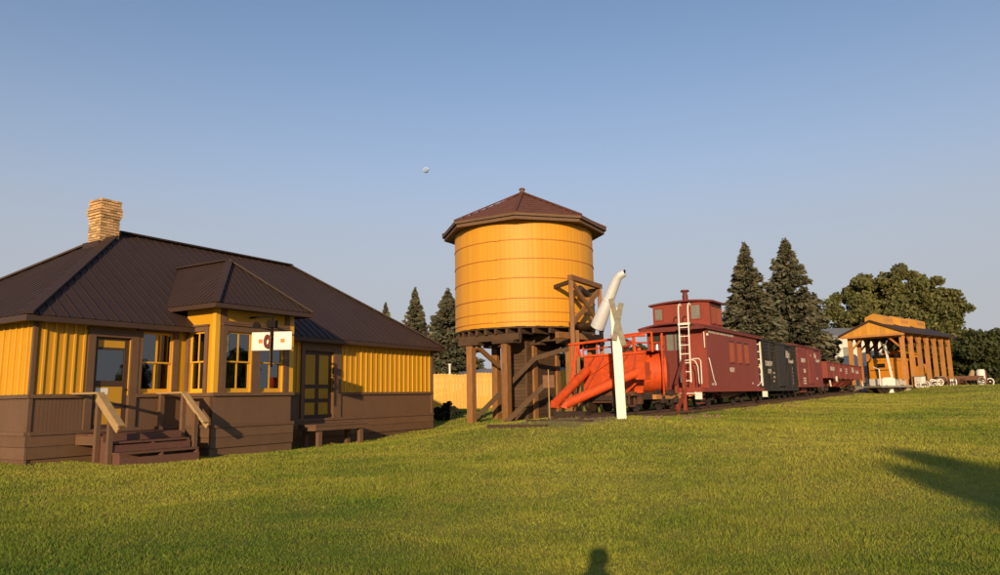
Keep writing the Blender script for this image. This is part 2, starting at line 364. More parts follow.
def crown_mesh(ell, seed, nclump, per, size, base=0):
    """clumps spread through an uneven crown; ell = list of (x,y,z,rx,ry,rz) lobes"""
    rg = np.random.default_rng(seed); C = []
    for k in range(nclump):
        x, y, z, rx, ry, rz = ell[rg.integers(len(ell))]
        p = rg.normal(size=3); p /= np.linalg.norm(p); p *= rg.uniform(.35, 1)**.6
        c = np.array([x+p[0]*rx, y+p[1]*ry, z+p[2]*rz]); q = rg.normal(size=(per, 3)); q /= np.linalg.norm(q, axis=1)[:, None]
        q *= (rg.uniform(0, 1, per)**.5)[:, None]*rg.uniform(.5, 1.15)*np.array([1, 1, .75])*min(rx, rz)*.36
        C.append(c+q)
    C = np.concatenate(C); C = C[C[:, 2] > base]
    return np_mesh('crown', *leaf_quads(C, rg.uniform(.6, 1.3, len(C)), size, rg, 1.4))
def tree(name, label, cat, loc, mesh, mat, trunk, limbs=(), group=None, rz=0, sc=1):
    o = thing(name, label, cat, loc, rz, group); o.scale = (sc, sc, sc)
    place(mesh, 'crown', mat, o)
    b_ = MB(); b_.tube([(0,0,-.3), (.03,.02,trunk[0]*.5), (0,.04,trunk[0])], [trunk[1], trunk[1]*.75, trunk[1]*.3], 8)
    for l in limbs: b_.tube([l[0], (Vector(l[0])+Vector(l[1]))/2+Vector((0,0,-.15)), l[1]], [trunk[1]*.5, trunk[1]*.35, trunk[1]*.12], 6)
    b_.build('trunk', m_bark, o, smooth=True); return o

# ------------------------------------------------------------------ depot
DA = (-10.6, 16.15, .2)
dep = thing('depot_building', 'yellow and brown wooden railway depot with brown metal hip roof and bay window', 'building', DA, R(90-30.73))
Ld, Wd, EV, OV, RDG, RX0, RX1 = 15.2, 8.0, 3.3, .4, 6.58, 4.13, 11.18
class Face:
    def __init__(s, p, d): s.p = p; s.d = d; s.o = (d[1], -d[0])
    def __call__(s, a, off, z): return (s.p[0]+s.d[0]*a+s.o[0]*off, s.p[1]+s.d[1]*a+s.o[1]*off, z)
    def box(s, mb, a0, a1, o0, o1, z0, z1):
        q = [s(a0,o0,z0), s(a1,o0,z0), s(a1,o1,z0), s(a0,o1,z0), s(a0,o0,z1), s(a1,o0,z1), s(a1,o1,z1), s(a0,o1,z1)]
        return mb.add(q, [(0,3,2,1),(4,5,6,7),(0,1,5,4),(1,2,6,5),(2,3,7,6),(3,0,4,7)])
    def wall(s, a0, a1, z0, z1, holes, depth=.14):
        mb = MB(); aa = sorted({a0, a1, *[h[0] for h in holes], *[h[1] for h in holes]}); zz = sorted({z0, z1, *[h[2] for h in holes], *[h[3] for h in holes]})
        aa = [a for a in aa if a0 <= a <= a1]; zz = [z for z in zz if z0 <= z <= z1]
        for i in range(len(aa)-1):
            for j in range(len(zz)-1):
                ca, cz = (aa[i]+aa[i+1])/2, (zz[j]+zz[j+1])/2
                if any(h[0] < ca < h[1] and h[2] < cz < h[3] for h in holes): continue
                s.box(mb, aa[i], aa[i+1], -depth, 0, zz[j], zz[j+1])
        return mb
front = Face((0, 0), (1, 0)); lend = Face((0, Wd), (0, -1)); rend = Face((Ld, 0), (0, 1)); back = Face((Ld, Wd), (-1, 0))
BX0, BX1, BP = 3.88, 6.56, 1.21
bleft = Face((BX0, 0), (0, -1)); bfront = Face((0, -BP), (1, 0)); bright = Face((BX1, -BP), (0, 1))
D1 = (1.37, 2.29, .65, 2.93); W1 = (2.60, 3.48, 1.56, 3.12); D2 = (8.19, 9.52, .62, 2.90)
BW1 = (4.22, 5.08, 1.55, 3.18); BW2 = (5.36, 6.22, 1.55, 3.18); BS = (.17, .82, 1.55, 3.18)
WT, SK = 1.5, .65
for fc, a0, a1, holes, top in ((front, .001, BX0, [D1, W1], 3.56), (front, BX1, Ld-.001, [D2], 3.56), (lend, 0, Wd, [], 3.56), (rend, 0, Wd, [], 3.56), (back, 0, Wd*0+Ld, [], 3.56),
        (bleft, 0, BP-.001, [BS], 3.9), (bfront, BX0, BX1, [BW1, BW2], 3.9), (bright, .001, BP, [], 3.9)):
    fc.wall(a0, a1, WT, top, holes).build('wall', m_yel, dep)
    wa = a0
    for h in [h for h in holes if h[2] < 1]+[(a1, a1)]:
        fc.wall(wa, h[0], SK, WT-.003, [], .14).build('wainscot', m_wain, dep); wa = h[1]
    base = MB(); fc.box(base, a0, a1, -.2, -.04, -.5, SK); base.build('foundation', m_brn, dep)
    d = [h for h in holes if h[2] < 1]
    segs = []; s0 = a0
    for h in d: segs.append((s0, h[0]-.18)); s0 = h[1]+.2
    segs.append((s0, a1))
    e = .06 if fc in (lend, bfront, back) else 0
    for p, q in segs:
        p_ = p-(e if p == a0 else 0); q_ = q+(e if q == a1 else 0)
        r_ = MB(); fc.box(r_, p_, q_, .002, .075, WT-.05, WT+.035); r_.build('sill_rail', m_brn, dep)
    p_, q_ = a0-e, a1+e
    for z0, z1, o_ in ((SK-.03, SK+.05, .085), (.37, .615, .05), (.10, .36, .045), (-.45, .09, .0)):
        r_ = MB(); fc.box(r_, p_, q_, -.002, o_+.012, z0, z1); r_.build('skirt_board', m_brn, dep)
# beadboard strips of the wainscot and battens of the upper walls
def strips(fc, a0, a1, pitch, z0, z1, wd, th, name, mat, skip=()):
    m = MB().box(-wd/2, wd/2, 0, th, z0, z1).mesh(name); n = int((a1-a0)/pitch)
    for i in range(n+1):
        a = a0+(a1-a0)*i/max(n, 1)
        if any(h[0]-.2 < a < h[1]+.22 for h in skip): continue
        x, y, _ = fc(a, .001, 0); place(m, name, mat, dep, (x, y, 0), (0, 0, math.atan2(-fc.o[0], fc.o[1])))
strips(front, .22, 1.12, .215, WT+.04, 3.3, .05, .03, 'batten', m_yelt)
strips(front, 6.75, 7.9, .27, WT+.04, 3.3, .05, .03, 'batten', m_yelt)
strips(front, 10.12, 15.0, .27, WT+.04, 3.3, .05, .03, 'batten', m_yelt)
strips(lend, .25, 7.75, .27, WT+.04, 3.3, .05, .03, 'batten', m_yelt)
strips(rend, .25, 7.75, .27, WT+.04, 3.3, .05, .03, 'batten', m_yelt)
for fc, a0, a1, sk in ((front, .1, 3.8, [D1]), (front, 6.7, 15.1, [D2]), (bfront, 3.97, 6.5, []), (lend, .1, 7.9, [])):
    n = int((a1-a0)/.085); mb = MB()
    for i in range(n+1):
        a = a0+(a1-a0)*i/n
        if any(h[0]-.2 < a < h[1]+.22 for h in sk): continue
        fc.box(mb, a-.038, a+.038, 0, .004, SK+.05, WT-.05)
    stuff(mb.build('beadboard', m_wain, dep))
cb = MB(); cb.box(-.035, .05, -.035, .0, -.02, 3.3).box(-.035, 0, 0, .05, -.02, 3.3); cb.build('corner_board', m_brn, dep)
cb = MB(); cb.box(Ld-.1, Ld+.035, -.035, 0, -.02, 3.3).box(Ld, Ld+.035, 0, .1, -.02, 3.3); cb.build('corner_board', m_brn, dep)
cb = MB(); bfront.box(cb, BX0-.03, BX0+.11, 0, .03, WT+.04, 3.85); bleft.box(cb, BP-.10, BP-.001, 0, .03, WT+.04, 3.85); cb.build('corner_board', m_yelt, dep)
cb = MB(); bfront.box(cb, BX1-.13, BX1+.03, 0, .03, WT+.04, 3.85); cb.build('corner_board', m_yelt, dep)
# floor and dark room so that the windows show depth
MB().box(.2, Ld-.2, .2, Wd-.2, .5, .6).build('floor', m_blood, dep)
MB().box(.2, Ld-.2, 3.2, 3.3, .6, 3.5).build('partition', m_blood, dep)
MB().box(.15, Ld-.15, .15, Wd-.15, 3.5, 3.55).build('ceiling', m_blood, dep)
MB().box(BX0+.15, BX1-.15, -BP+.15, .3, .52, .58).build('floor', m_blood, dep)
# doors and windows
def window(fc, h, cas=.15, head=.16):
    a0, a1, z0, z1 = h; c = MB()
    fc.box(c, a0-cas, a0, .001, .045, z0-.02, z1+head); fc.box(c, a1, a1+cas, .001, .045, z0-.02, z1+head)
    fc.box(c, a0, a1, .001, .043, z1, z1+head); fc.box(c, a0-cas-.03, a1+cas+.03, .03, .085, z1+head, z1+head+.045)
    wn = c.build('window', m_brn, dep)
    zm = (z0+z1)/2
    for k, (b0, b1, o_) in enumerate(((zm-.02, z1, -.03), (z0, zm+.02, -.07))):
        s = MB(); t_ = .055; mid = (a0+a1)/2
        fc.box(s, a0, a0+t_, o_-.04, o_, b0, b1); fc.box(s, a1-t_, a1, o_-.04, o_, b0, b1)
        fc.box(s, a0+t_, a1-t_, o_-.04, o_-.001, b1-(.05 if k == 0 else .04), b1); fc.box(s, a0+t_, a1-t_, o_-.04, o_-.001, b0, b0+(.04 if k == 0 else .10))
        fc.box(s, mid-.022, mid+.022, o_-.035, o_-.004, b0+.04, b1-.04); s.build('sash', m_yelt, wn)
        for p, q in ((a0+t_, mid-.022), (mid+.022, a1-t_)):
            g = MB(); fc.box(g, p, q, o_-.022, o_-.018, b0+.04, b1-.04); g.build('pane', m_glass, wn)
    return wn
window(front, W1); window(bfront, BW1, .14); window(bfront, BW2, .14); window(bleft, BS, .13, .13)
p = MB(); bfront.box(p, 4.03, 6.42, .001, .04, 3.40, 3.46); bfront.box(p, 4.03, 6.42, .001, .04, 3.76, 3.83); bfront.box(p, 4.03, 4.2, .002, .038, 3.46, 3.76); bfront.box(p, 6.26, 6.42, .002, .038, 3.46, 3.76)
bfront.box(p, 3.99, 4.078, .001, .036, 1.53, 3.40); bfront.box(p, 6.365, 6.43, .001, .036, 1.53, 3.40); bfront.box(p, 5.22, 5.221, .001, .03, 1.53, 3.3); p.build('frieze_trim', m_brn, dep)
c = MB(); front.box(c, D1[0]-.17, D1[0], .001, .06, .62, 3.08); front.box(c, D1[1], D1[1]+.2, .001, .06, .62, 3.08); front.box(c, D1[0], D1[1], .001, .055, D1[3], 3.08); front.box(c, D1[0]-.22, D1[1]+.25, .03, .1, 3.08, 3.13)
d1 = c.build('door', m_brn, dep)
c = MB(); a0, a1, z0, z1 = D1
for p, q, r, s in ((a0, a0+.12, z0, z1), (a1-.12, a1, z0, z1), (a0+.12, a1-.12, z0, .80), (a0+.12, a1-.12, 1.18, 1.30), (a0+.12, a1-.12, 1.72, 1.86), (a0+.12, a1-.12, 2.62, 2.68), (a0+.12, a1-.12, 2.86, z1)): front.box(c, p, q, -.09, -.045, r, s)
c.build('leaf', m_dbrn, d1)
for r, s in ((.80, 1.18), (1.30, 1.72), (2.68, 2.86)):
    c = MB(); front.box(c, a0+.12, a1-.12, -.085, -.06, r, s); c.build('panel', m_oliv, d1)
c = MB(); front.box(c, a0+.12, a1-.12, -.075, -.068, 1.86, 2.62); c.build('pane', m_glass, d1)
MB().cone((a1-.07, .05, 1.65), (a1-.07, -.0, 1.65), .03, .03, 8).build('knob', m_iron, d1)
c = MB(); front.box(c, a0+.12, a0+.44, -.058, -.05, 1.52, 1.68); c.build('notice', m_wht, d1)
c = MB(); front.box(c, D2[0]-.13, D2[0], .001, .06, .60, 3.16); front.box(c, D2[1], D2[1]+.36, .001, .06, .60, 3.16); front.box(c, D2[0], D2[1], .001, .055, D2[3], 3.16); front.box(c, D2[0]-.2, D2[1]+.42, .03, .12, 3.16, 3.22)
d2 = c.build('door', m_brn, dep)
c = MB(); a0, a1, z0, z1 = D2; mid = (a0+a1)/2
for p, q, r, s in ((a0, a0+.13, z0, z1), (a1-.13, a1, z0, z1), (mid-.07, mid+.07, z0, z1), (a0+.13, a1-.13, z0, .82), (a0+.13, a1-.13, 1.22, 1.34), (a0+.13, a1-.13, 1.68, 1.80), (a0+.13, a1-.13, 2.78, z1)): front.box(c, p, q, -.10, -.05+(.002 if p == mid-.07 else 0), r, s)
c.build('leaf', m_dbrn, d2)
for p, q in ((a0+.13, mid-.07), (mid+.07, a1-.13)):
    for r, s in ((.82, 1.22), (1.34, 1.68), (1.80, 2.78)):
        c = MB(); front.box(c, p, q, -.095, -.07, r, s); c.build('panel', m_oliv, d2)
# roof
def slope(mb, pts, th=.05): return mb.prism([(x, y, z) for x, y, z in pts], (0, 0, -th))
e0, e1, f0, f1 = -OV, Ld+OV, -OV, Wd+OV
A_, B_, C_, D_ = (e0, f0, EV), (e1, f0, EV), (e1, f1, EV), (e0, f1, EV); P_, Q_ = (RX0, Wd/2, RDG), (RX1, Wd/2, RDG)
rf = MB(); rf.add([A_, B_, C_, D_, P_, Q_], [(0,1,5,4), (1,2,5), (2,3,4,5), (3,0,4)])
roof = rf.build('roof', m_roof, dep)
sf = MB().box(e0+.02, e1-.02, f0+.02, .0, EV-.10, EV-.06).box(e0+.02, -.04, 0, Wd, EV-.10, EV-.06).box(Ld+.04, e1-.02, 0, Wd, EV-.10, EV-.06).box(e0+.02, e1-.02, Wd, f1-.02, EV-.10, EV-.06)
sf.build('soffit', m_dbrn, dep)
for bx in ((e0, e1, f0, f0+.03), (e0, e1, f1-.03, f1), (e0, e0+.03, f0+.03, f1-.03), (e1-.03, e1, f0+.03, f1-.03)): MB().box(*bx, EV-.14, EV-.012).build('fascia', m_dbrn, dep)
def rib(p, q, nrm, mat=m_roof, w_=.035, h_=.02, parent=roof, name='rib'):
    up = Vector(nrm).normalized(); MB().beam(Vector(p)+up*h_*.45, Vector(q)+up*h_*.45, w_, h_, up).build(name, mat, parent)
sl = (RDG-EV)/(Wd/2+OV)
BEZ, BRZ, BY, BC = 3.86, 5.4, -1.70, 5.19; BXL, BXR = 3.47, 6.88
bsl = (BRZ-BEZ)/(BC-BXL); BAY = BY+(BC-BXL)             # hip apex of the bay roof
def zmain(y): return EV+(y-f0)*sl
def vline(x): return None
n = int((e1-e0)/.3)
for i in range(1, n):
    x = e0+(e1-e0)*i/n
    yt = Wd/2 if RX0 <= x <= RX1 else (f0+(x-e0)/(RX0-e0)*(Wd/2-f0) if x < RX0 else f0+(e1-x)/(e1-RX1)*(Wd/2-f0))
    y0 = f0
    if BXL < x < BXR:                                    # starts above the valley with the bay roof
        zb = BEZ+(min(x-BXL, BXR-x))*bsl; y0 = f0+(zb-EV)/sl
    if yt-y0 > .1: rib((x, y0, zmain(y0)), (x, yt, zmain(yt)), (0, -sl, 1))
slx = (RDG-EV)/(RX0-e0); n = int((f1-f0)/.3)
for i in range(1, n):
    y = f0+(f1-f0)*i/n; k = min(y-f0, f1-y)/(Wd/2+OV); xt = e0+k*(RX0-e0); rib((e0, y, EV), (xt, y, EV+k*(RDG-EV)), (-slx, 0, 1))
for p, q in ((A_, P_), (D_, P_), (B_, Q_), (C_, Q_), (P_, Q_)):
    MB().beam(Vector(p)+Vector((0,0,.03)), Vector(q)+Vector((0,0,.03)), .26 if p != P_ else .3, .05).build('ridge_cap', m_roof, dep)
# bay roof
apx = (BC, BAY, BRZ); ybk = f0+(BRZ-EV)/sl; yle = f0+(BEZ-EV)/sl
br = MB(); br.add([(BXL, BY, BEZ), (BXR, BY, BEZ), apx, (BC, ybk, BRZ), (BXL, yle, BEZ), (BXR, yle, BEZ)], [(0,1,2), (0,2,3,4), (1,5,3,2)])
broof = br.build('bay_roof', m_roof, dep)
MB().box(BXL+.02, BXR-.02, BY+.02, .1, BEZ-.09, BEZ-.05).build('soffit', m_dbrn, dep)
for bx in ((BXL, BXR, BY, BY+.03), (BXL, BXL+.03, BY+.03, yle), (BXR-.03, BXR, BY+.03, yle)): MB().box(*bx, BEZ-.13, BEZ-.012).build('fascia', m_dbrn, dep)
n = int((BXR-BXL)/.2)
for i in range(1, n):
    x = BXL+(BXR-BXL)*i/n; k = min(x-BXL, BXR-x)/(BC-BXL); rib((x, BY, BEZ), (x, BY+k*(BAY-BY), BEZ+k*(BRZ-BEZ)), (0, -bsl, 1), parent=broof)
y = BY+.2
while y < ybk-.1:
    kb = 1 if y > BAY else (y-BY)/(BAY-BY); k0 = 0 if y < yle else (y-yle)/(ybk-yle)
    if kb-k0 > .05:
        for sgn, xe in ((-1, BXL), (1, BXR)):
            rib((xe+(BC-xe)*k0, y, BEZ+k0*(BRZ-BEZ)), (xe+(BC-xe)*kb, y, BEZ+kb*(BRZ-BEZ)), (sgn*bsl, 0, 1), parent=broof)
    y += .2
for p, q in (((BXL, BY, BEZ), apx), ((BXR, BY, BEZ), apx), (apx, (BC, ybk, BRZ))):
    MB().beam(Vector(p)+Vector((0,0,.025)), Vector(q)+Vector((0,0,.025)), .2, .045).build('ridge_cap', m_roof, dep)
# chimney: courses of bricks
ch = MB().box(3.36, 3.92, 3.62, 4.22, 5.6, 7.40).build('chimney', m_mort, dep)
mb = MB(); z = 5.95; k = 0; bh = .085
while z < 7.42:
    top = z > 7.0; fl = .05 if 6.9 < z < 7.2 else (.02 if z >= 7.2 else 0)
    if 6.8 < z <= 6.9: fl = .025
    x0, x1, y0, y1 = 3.34-fl, 3.94+fl, 3.60-fl, 4.24+fl; off = (k % 2)*.1
    for (ax, lo, hi) in (('x', x0, x1), ('y', y0, y1)):
        a = lo-off
        while a < hi-.01:
            p, q = max(a, lo)+.004, min(a+.2, hi)-.004; j = rnd.uniform(-.004, .004)
            if q-p > .03:
                if ax == 'x': mb.box(p, q, y0+j, y0+.06, z, z+bh-.022); mb.box(p, q, y1-.06, y1+j, z, z+bh-.022)
                else: mb.box(x0+j, x0+.06, p, q, z+.001, z+bh-.023); mb.box(x1-.06, x1+j, p, q, z+.001, z+bh-.023)
            a += .2
    z += bh; k += 1
stuff(mb.build('brick_course', m_brick, ch))
MB().box(3.24, 4.02, 3.45, 4.3, 5.5, 6.12).build('flashing', m_roof, ch)

# porch stairs at the depot door
st = thing('porch_stairs', 'wooden porch steps with two raw wood handrails below the depot glass door', 'stairs', DA, R(90-30.73))
SX0, SX1 = 1.02, 3.06
land = MB().box(SX0, SX1, -1.02, -.1, .36, .57).build('landing', m_brn, st)
for i in range(6):
    y0 = -1.10+i*.163; MB().box(SX0-.02, SX1+.02, y0, y0+.155, .572, .61).build('deck_board', m_step, st)
for z, y in ((.40, -1.38), (.17, -1.74)):
    for k in range(2): MB().box(SX0-.02, SX1-.05, y-.16+k*.16, y-.01+k*.16, z, z+.045).build('tread', m_step, st)
    MB().box(SX0+.0, SX1-.07, y+.145, y+.165, z+.05, z+.20).build('riser', m_step, st)
MB().box(SX0-.02, SX1-.05, -1.93, -1.90, -.2, .10).build('riser', m_step, st)
for x in (SX0-.005, (SX0+SX1)/2-.02, SX1-.1):
    MB().prism([(x, -1.90, -.25), (x, -1.90, .165), (x, -1.56, .168), (x, -1.55, .395), (x, -1.21, .398), (x, -1.2, .57), (x, -1.04, .57), (x, -1.04, -.25)], (.05, 0, 0)).build('stringer', m_step, st)
for x, xs_ in ((SX0-.07, -1), (SX1+.05, 1)):
    for y, zt in ((-1.08, 1.52), (-1.58, 1.02)): MB().box(x-.05, x+.05, y-.05, y+.05, -.45, zt).build('post', m_brn, st)
    if xs_ > 0: MB().box(x-.05, x+.05, -.22, -.12, .1, 1.52).build('post', m_brn, st)
    MB().box(x-.08, x+.08, -1.13, -.02, 1.522, 1.565).build('handrail', m_rawwood, st)
    MB().beam((x, -1.12, 1.52), (x, -2.0, .80), .16, .05).build('handrail', m_rawwood, st)
    MB().beam((x+.06*xs_, -1.10, 1.42), (x+.06*xs_, -1.98, .70), .035, .13).build('rail_board', m_rawwood, st)
# landing bench by the panelled door
bnch = thing('door_bench', 'low brown wooden bench platform standing before the six panel depot door', 'bench', (0,0,0)); bnch.location = DA; bnch.rotation_euler = (0,0,R(90-30.73))
for i in range(5): MB().box(7.55, 9.98, -1.25+i*.16, -1.10+i*.16, .50, .545).build('board', m_brn, bnch)
MB().box(7.58, 9.95, -1.22, -1.18, .36, .498).build('apron', m_brn, bnch); MB().box(7.58, 7.63, -1.18, -.47, .36, .498).build('apron', m_brn, bnch); MB().box(9.90, 9.95, -1.18, -.47, .36, .498).build('apron', m_brn, bnch)
for x in (7.75, 9.62):
    for y in (-1.17, -.60): MB().box(x, x+.15, y, y+.12, -.4, .49).build('leg', m_brn, bnch)

# train order signal on the bay
sg = thing('train_order_signal', 'old train order signal with white square boards and red ring, on mast by bay', 'signal', DA, R(90-30.73))
mx_, my_ = 5.0, -2.1
MB().cone((mx_, my_, 2.2), (mx_, my_, 3.62), .03, .03, 8).build('mast', m_bkp, sg)
MB().beam((mx_, my_, 3.60), (mx_, -1.2, 3.60), .05, .05).build('bracket', m_bkp, sg)
fa = math.atan2(-ld.y, -ld.x)-R(90-30.73)+R(6)                # boards face up the track towards the sun
sd = Vector((-math.sin(fa), math.cos(fa), 0)); fd = Vector((math.cos(fa), math.sin(fa), 0))
def sboard(c, half, hole, nm, mat):
    mb = MB(); c = Vector(c); hw, hh = hole
    for (a0, a1, z0, z1) in ((-half, half, hh, half), (-half, half, -half, -hh), (-half, -hw, -hh, hh), (hw, half, -hh, hh)):
        q = [c+sd*a+Vector((0,0,z))+fd*k for k in (0, .015) for a, z in ((a0, z0), (a1, z0), (a1, z1), (a0, z1))]
        mb.add(q, [(0,3,2,1),(4,5,6,7),(0,1,5,4),(1,2,6,5),(2,3,7,6),(3,0,4,7)])
    return mb.build(nm, mat, sg)
for k, off in enumerate((-.30, .30)):
    c = Vector((mx_, my_, 2.90+(.01 if k else 0)))+sd*(-off if False else off)
    bd = sboard(c, .245, (.055, .055), 'board', m_wht)
    MB().beam(c-sd*.05+fd*-.004, c+sd*.05+fd*-.004, .004, .10).build('lens', m_amber, bd)
    MB().beam(c-sd*.25-Vector((0,0,.252))+fd*.007, c+sd*.25-Vector((0,0,.252))+fd*.007, .02, .012).build('edge_strip', m_mar, bd)
rg_ = MB(); cc = Vector((mx_, my_, 2.89))+fd*.10-sd*.10; ax1 = (sd*.85+fd*.53).normalized(); n = 24; vs_ = []; fs = []
for i in range(n):
    a = 2*math.pi*i/n
    for r_ in (.085, .19):
        for k in (0, .012): vs_.append(cc+ax1*(r_*math.cos(a)*.75)+Vector((0,0,r_*math.sin(a)))+sd*k)
for i in range(n):
    j = (i+1) % n; fs += [(4*i, 4*j, 4*j+2, 4*i+2), (4*i+1, 4*i+3, 4*j+3, 4*j+1), (4*i+2, 4*j+2, 4*j+3, 4*i+3), (4*i, 4*i+1, 4*j+1, 4*j)]
rg_.add(vs_, fs); rg_.build('ring', m_mar, sg)
MB().cone(Vector((mx_, my_, 3.34))-sd*.42+fd*.05, Vector((mx_, my_, 3.34))-sd*.42-fd*.10, .10, .07, 12).build('lamp', m_bkp, sg)
MB().beam(Vector((mx_, my_, 3.30))-sd*.42, Vector((mx_, my_, 3.18)), .04, .04).build('arm', m_bkp, sg)
bxm = MB(); c = Vector((mx_, my_, 3.37)); bxm.beam(c-sd*.12, c+sd*.12, .2, .2); bxm.build('lamp_box', m_bkp, sg)

# ------------------------------------------------------------------ water tower
TC = (1.15, 33.2)
wt = thing('water_tower', 'yellow wooden railway water tank with octagonal shingle roof on timber legs', 'water tower', (*TC, 0), 0)
RT, TZ0, TZ1 = 3.25, 4.42, 8.98
N = 96; aw = 2*math.pi/N
sv = MB(); h_ = math.sin(aw/2)*RT-.0012
sv.add([(-h_, -RT*math.cos(aw/2), TZ0), (0, -RT-.004, TZ0), (h_, -RT*math.cos(aw/2), TZ0), (h_, -RT+.09, TZ0), (-h_, -RT+.09, TZ0)]+[(-h_, -RT*math.cos(aw/2), TZ1), (0, -RT-.004, TZ1), (h_, -RT*math.cos(aw/2), TZ1), (h_, -RT+.09, TZ1), (-h_, -RT+.09, TZ1)],
    [(0,1,6,5), (1,2,7,6), (2,3,8,7), (3,4,9,8), (4,0,5,9), (4,3,2,1,0), (5,6,7,8,9)])
svm = sv.mesh('stave')
for i in range(N):
    o = place(svm, 'stave', m_yel2, wt, (0, 0, rnd.uniform(-.012, .012)), (0, 0, aw*i)); k = 1+rnd.uniform(-.0008, .0008); o.scale = (k, k, 1)
MB().cone((0,0,TZ0+.02), (0,0,TZ1-.05), RT-.07, RT-.07, 48).build('tank_lining', m_dwood, wt)
for z in (4.62, 5.02, 5.62, 6.5, 7.34, 8.17):
    MB().ring(RT+.012, z, .02, 96).build('hoop', m_hoop, wt)
    a = R(-112+rnd.uniform(-5, 5)); MB().box(-.16, .16, -.03, .03, -.03, .03).build('hoop_lug', m_yel2, wt, ((RT+.03)*math.cos(a), (RT+.03)*math.sin(a), z+.01), (0, 0, a+math.pi/2))
# roof: vertices at these bearings from the camera-facing direction (-Y)
RO, AZ = 3.93, 11.12; ang = [R(-97+45*k) for k in range(8)]
ov = [(RO*math.sin(a), -RO*math.cos(a)) for a in ang]
for k in range(8):
    (x0, y0), (x1, y1) = ov[k], ov[(k+1) % 8]
    pn = MB(); nseg = 9                                   # shingle courses step up the panel
    for j in range(nseg):
        t0, t1 = j/nseg, (j+1)/nseg
        q = lambda x, y, t_, dz: (x*(1-t_), y*(1-t_), 9.22+(AZ-9.22)*t_+dz)
        pn.add([q(x0,y0,t0,.03), q(x1,y1,t0,.03), q(x1,y1,t1,.0), q(x0,y0,t1,.0), q(x0,y0,t0,-.02), q(x1,y1,t0,-.02)], [(0,1,2,3), (4,5,1,0)])
    pn.build('roof_panel', m_shing, wt)
    MB().beam((x0, y0, 9.27), (x0*.02, y0*.02, AZ+.05), .17, .06).build('hip_cap', m_shing, wt)
    fs_ = MB(); i_ = .985
    fs_.prism([(x0, y0, 9.10), (x1, y1, 9.10), (x1, y1, 9.215), (x0, y0, 9.215)], (-(x0+x1)*.008, -(y0+y1)*.008, 0)); fs_.build('fascia', m_fasc, wt)
    fs_ = MB(); u_, v_ = (x0*.975, y0*.975), (x1*.975, y1*.975)
    fs_.prism([(*u_, 8.95), (*v_, 8.95), (*v_, 9.098), (*u_, 9.098)], (-(x0+x1)*.008, -(y0+y1)*.008, 0)); fs_.build('fascia', m_fasc, wt)
    fs_ = MB(); fs_.add([(*u_, 8.97), (*v_, 8.97), (x1*.8, y1*.8, 9.0), (x0*.8, y0*.8, 9.0)], [(0,1,2,3)]); fs_.build('soffit', m_fasc, wt)
MB().cone((0,0,AZ-.05), (0,0,AZ+.2), .13, .11, 10).cone((0,0,AZ+.2), (0,0,AZ+.27), .16, .12, 10).build('finial', m_fasc, wt)
# timber frame: local axes of the track
def tk(a, b_, z): return (TU[0]*a+TN[0]*b_, TU[1]*a+TN[1]*b_, z)
legs = [(-2.9,1.0),(-2.9,-.85),(-1,-2.9),(1,-2.9),(2.9,-1),(2.9,1),(-1,1),(1,1),(-1,-1),(1,-1)]
for a, b_ in legs:
    x, y, _ = tk(a, b_, 0); z0 = g1(TC[0]+x, TC[1]+y)-.25
    MB().box(-.15, .15, -.15, .15, z0, 3.72).build('leg', m_wood, wt, (x, y, 0), (0, 0, R(90-H)))
    MB().box(-.24, .24, -.55, .55, 3.722, 3.85).build('corbel', m_dwood, wt, (x, y, 0), (0, 0, R(90-H)))
for a in (-2.9, -1, 1, 2.9):
    hb = 2.6 if abs(a) < 2 else 1.6
    hb2 = 3.15 if abs(a) < 2 else 1.6
    MB().beam(tk(a, -hb2, 3.99), tk(a, hb, 3.99), .26, .272).build('cap_beam', m_dwood, wt)
for i in range(13):
    b_ = -3.0+.5*i; hw = math.sqrt(max(.2, 3.2**2-b_*b_)); MB().beam(tk(-hw, b_, 4.24), tk(hw, b_, 4.24), .12, .22).build('joist', m_dwood, wt)
MB().cone((0,0,4.352), (0,0,4.412), RT-.02, RT-.02, 48).build('tank_floor', m_dwood, wt)
def wb(p, q, w_=.1, h2=.2, mat=m_wood, name='brace'): MB().beam((p[0]-TC[0], p[1]-TC[1], p[2]), (q[0]-TC[0], q[1]-TC[1], q[2]), w_, h2).build(name, mat, wt)
wb((-1.12,31.05,.62), (1.55,30.9,3.2), mat=m_plank); wb((.12,29.9,.42), (1.95,29.9,2.1), mat=m_plank); wb((-1.04,31.25,3.68), (-.1,32.6,2.85)); wb((1.5,30.8,3.1), (2.9,30.6,3.5), mat=m_dwood)  # some braces take darker woods, standing in for shade below the tank
wb((1.9,30.0,1.15), (3.2,30.5,1.15), .16, .16, m_dwood); wb((1.95,29.95,.4), (1.95,29.95,1.2), .12, .12, m_dwood); wb((.35,31.8,1.05), (1.2,31.0,1.05), .05, .05, m_dwood)
# frost box round the feed pipe, of horizontal planks
fbx = MB().box(.03, 2.57, .03, .97, .1, 3.98).build('frost_box', m_dwood, wt, (1.10-TC[0], 31.3-TC[1], 0), (0, 0, R(90-H)))
ma = MB().box(0, 2.6, -.012, .03, .004, .146).mesh('plank'); mc = MB().box(-.012, .03, 0, 1.0, .004, .146).mesh('plank')
for i in range(25):
    z = .25+i*.15; place(ma, 'plank', m_plank, fbx, (0, 0, z)); place(mc, 'plank', m_plank, fbx, (0, 0, z))
for x, y in ((-.02, -.02), (2.5, -.03), (-.03, .93)): MB().box(x, x+.13, y, y+.1, .1, 4.0).build('corner_post', m_plank, fbx)
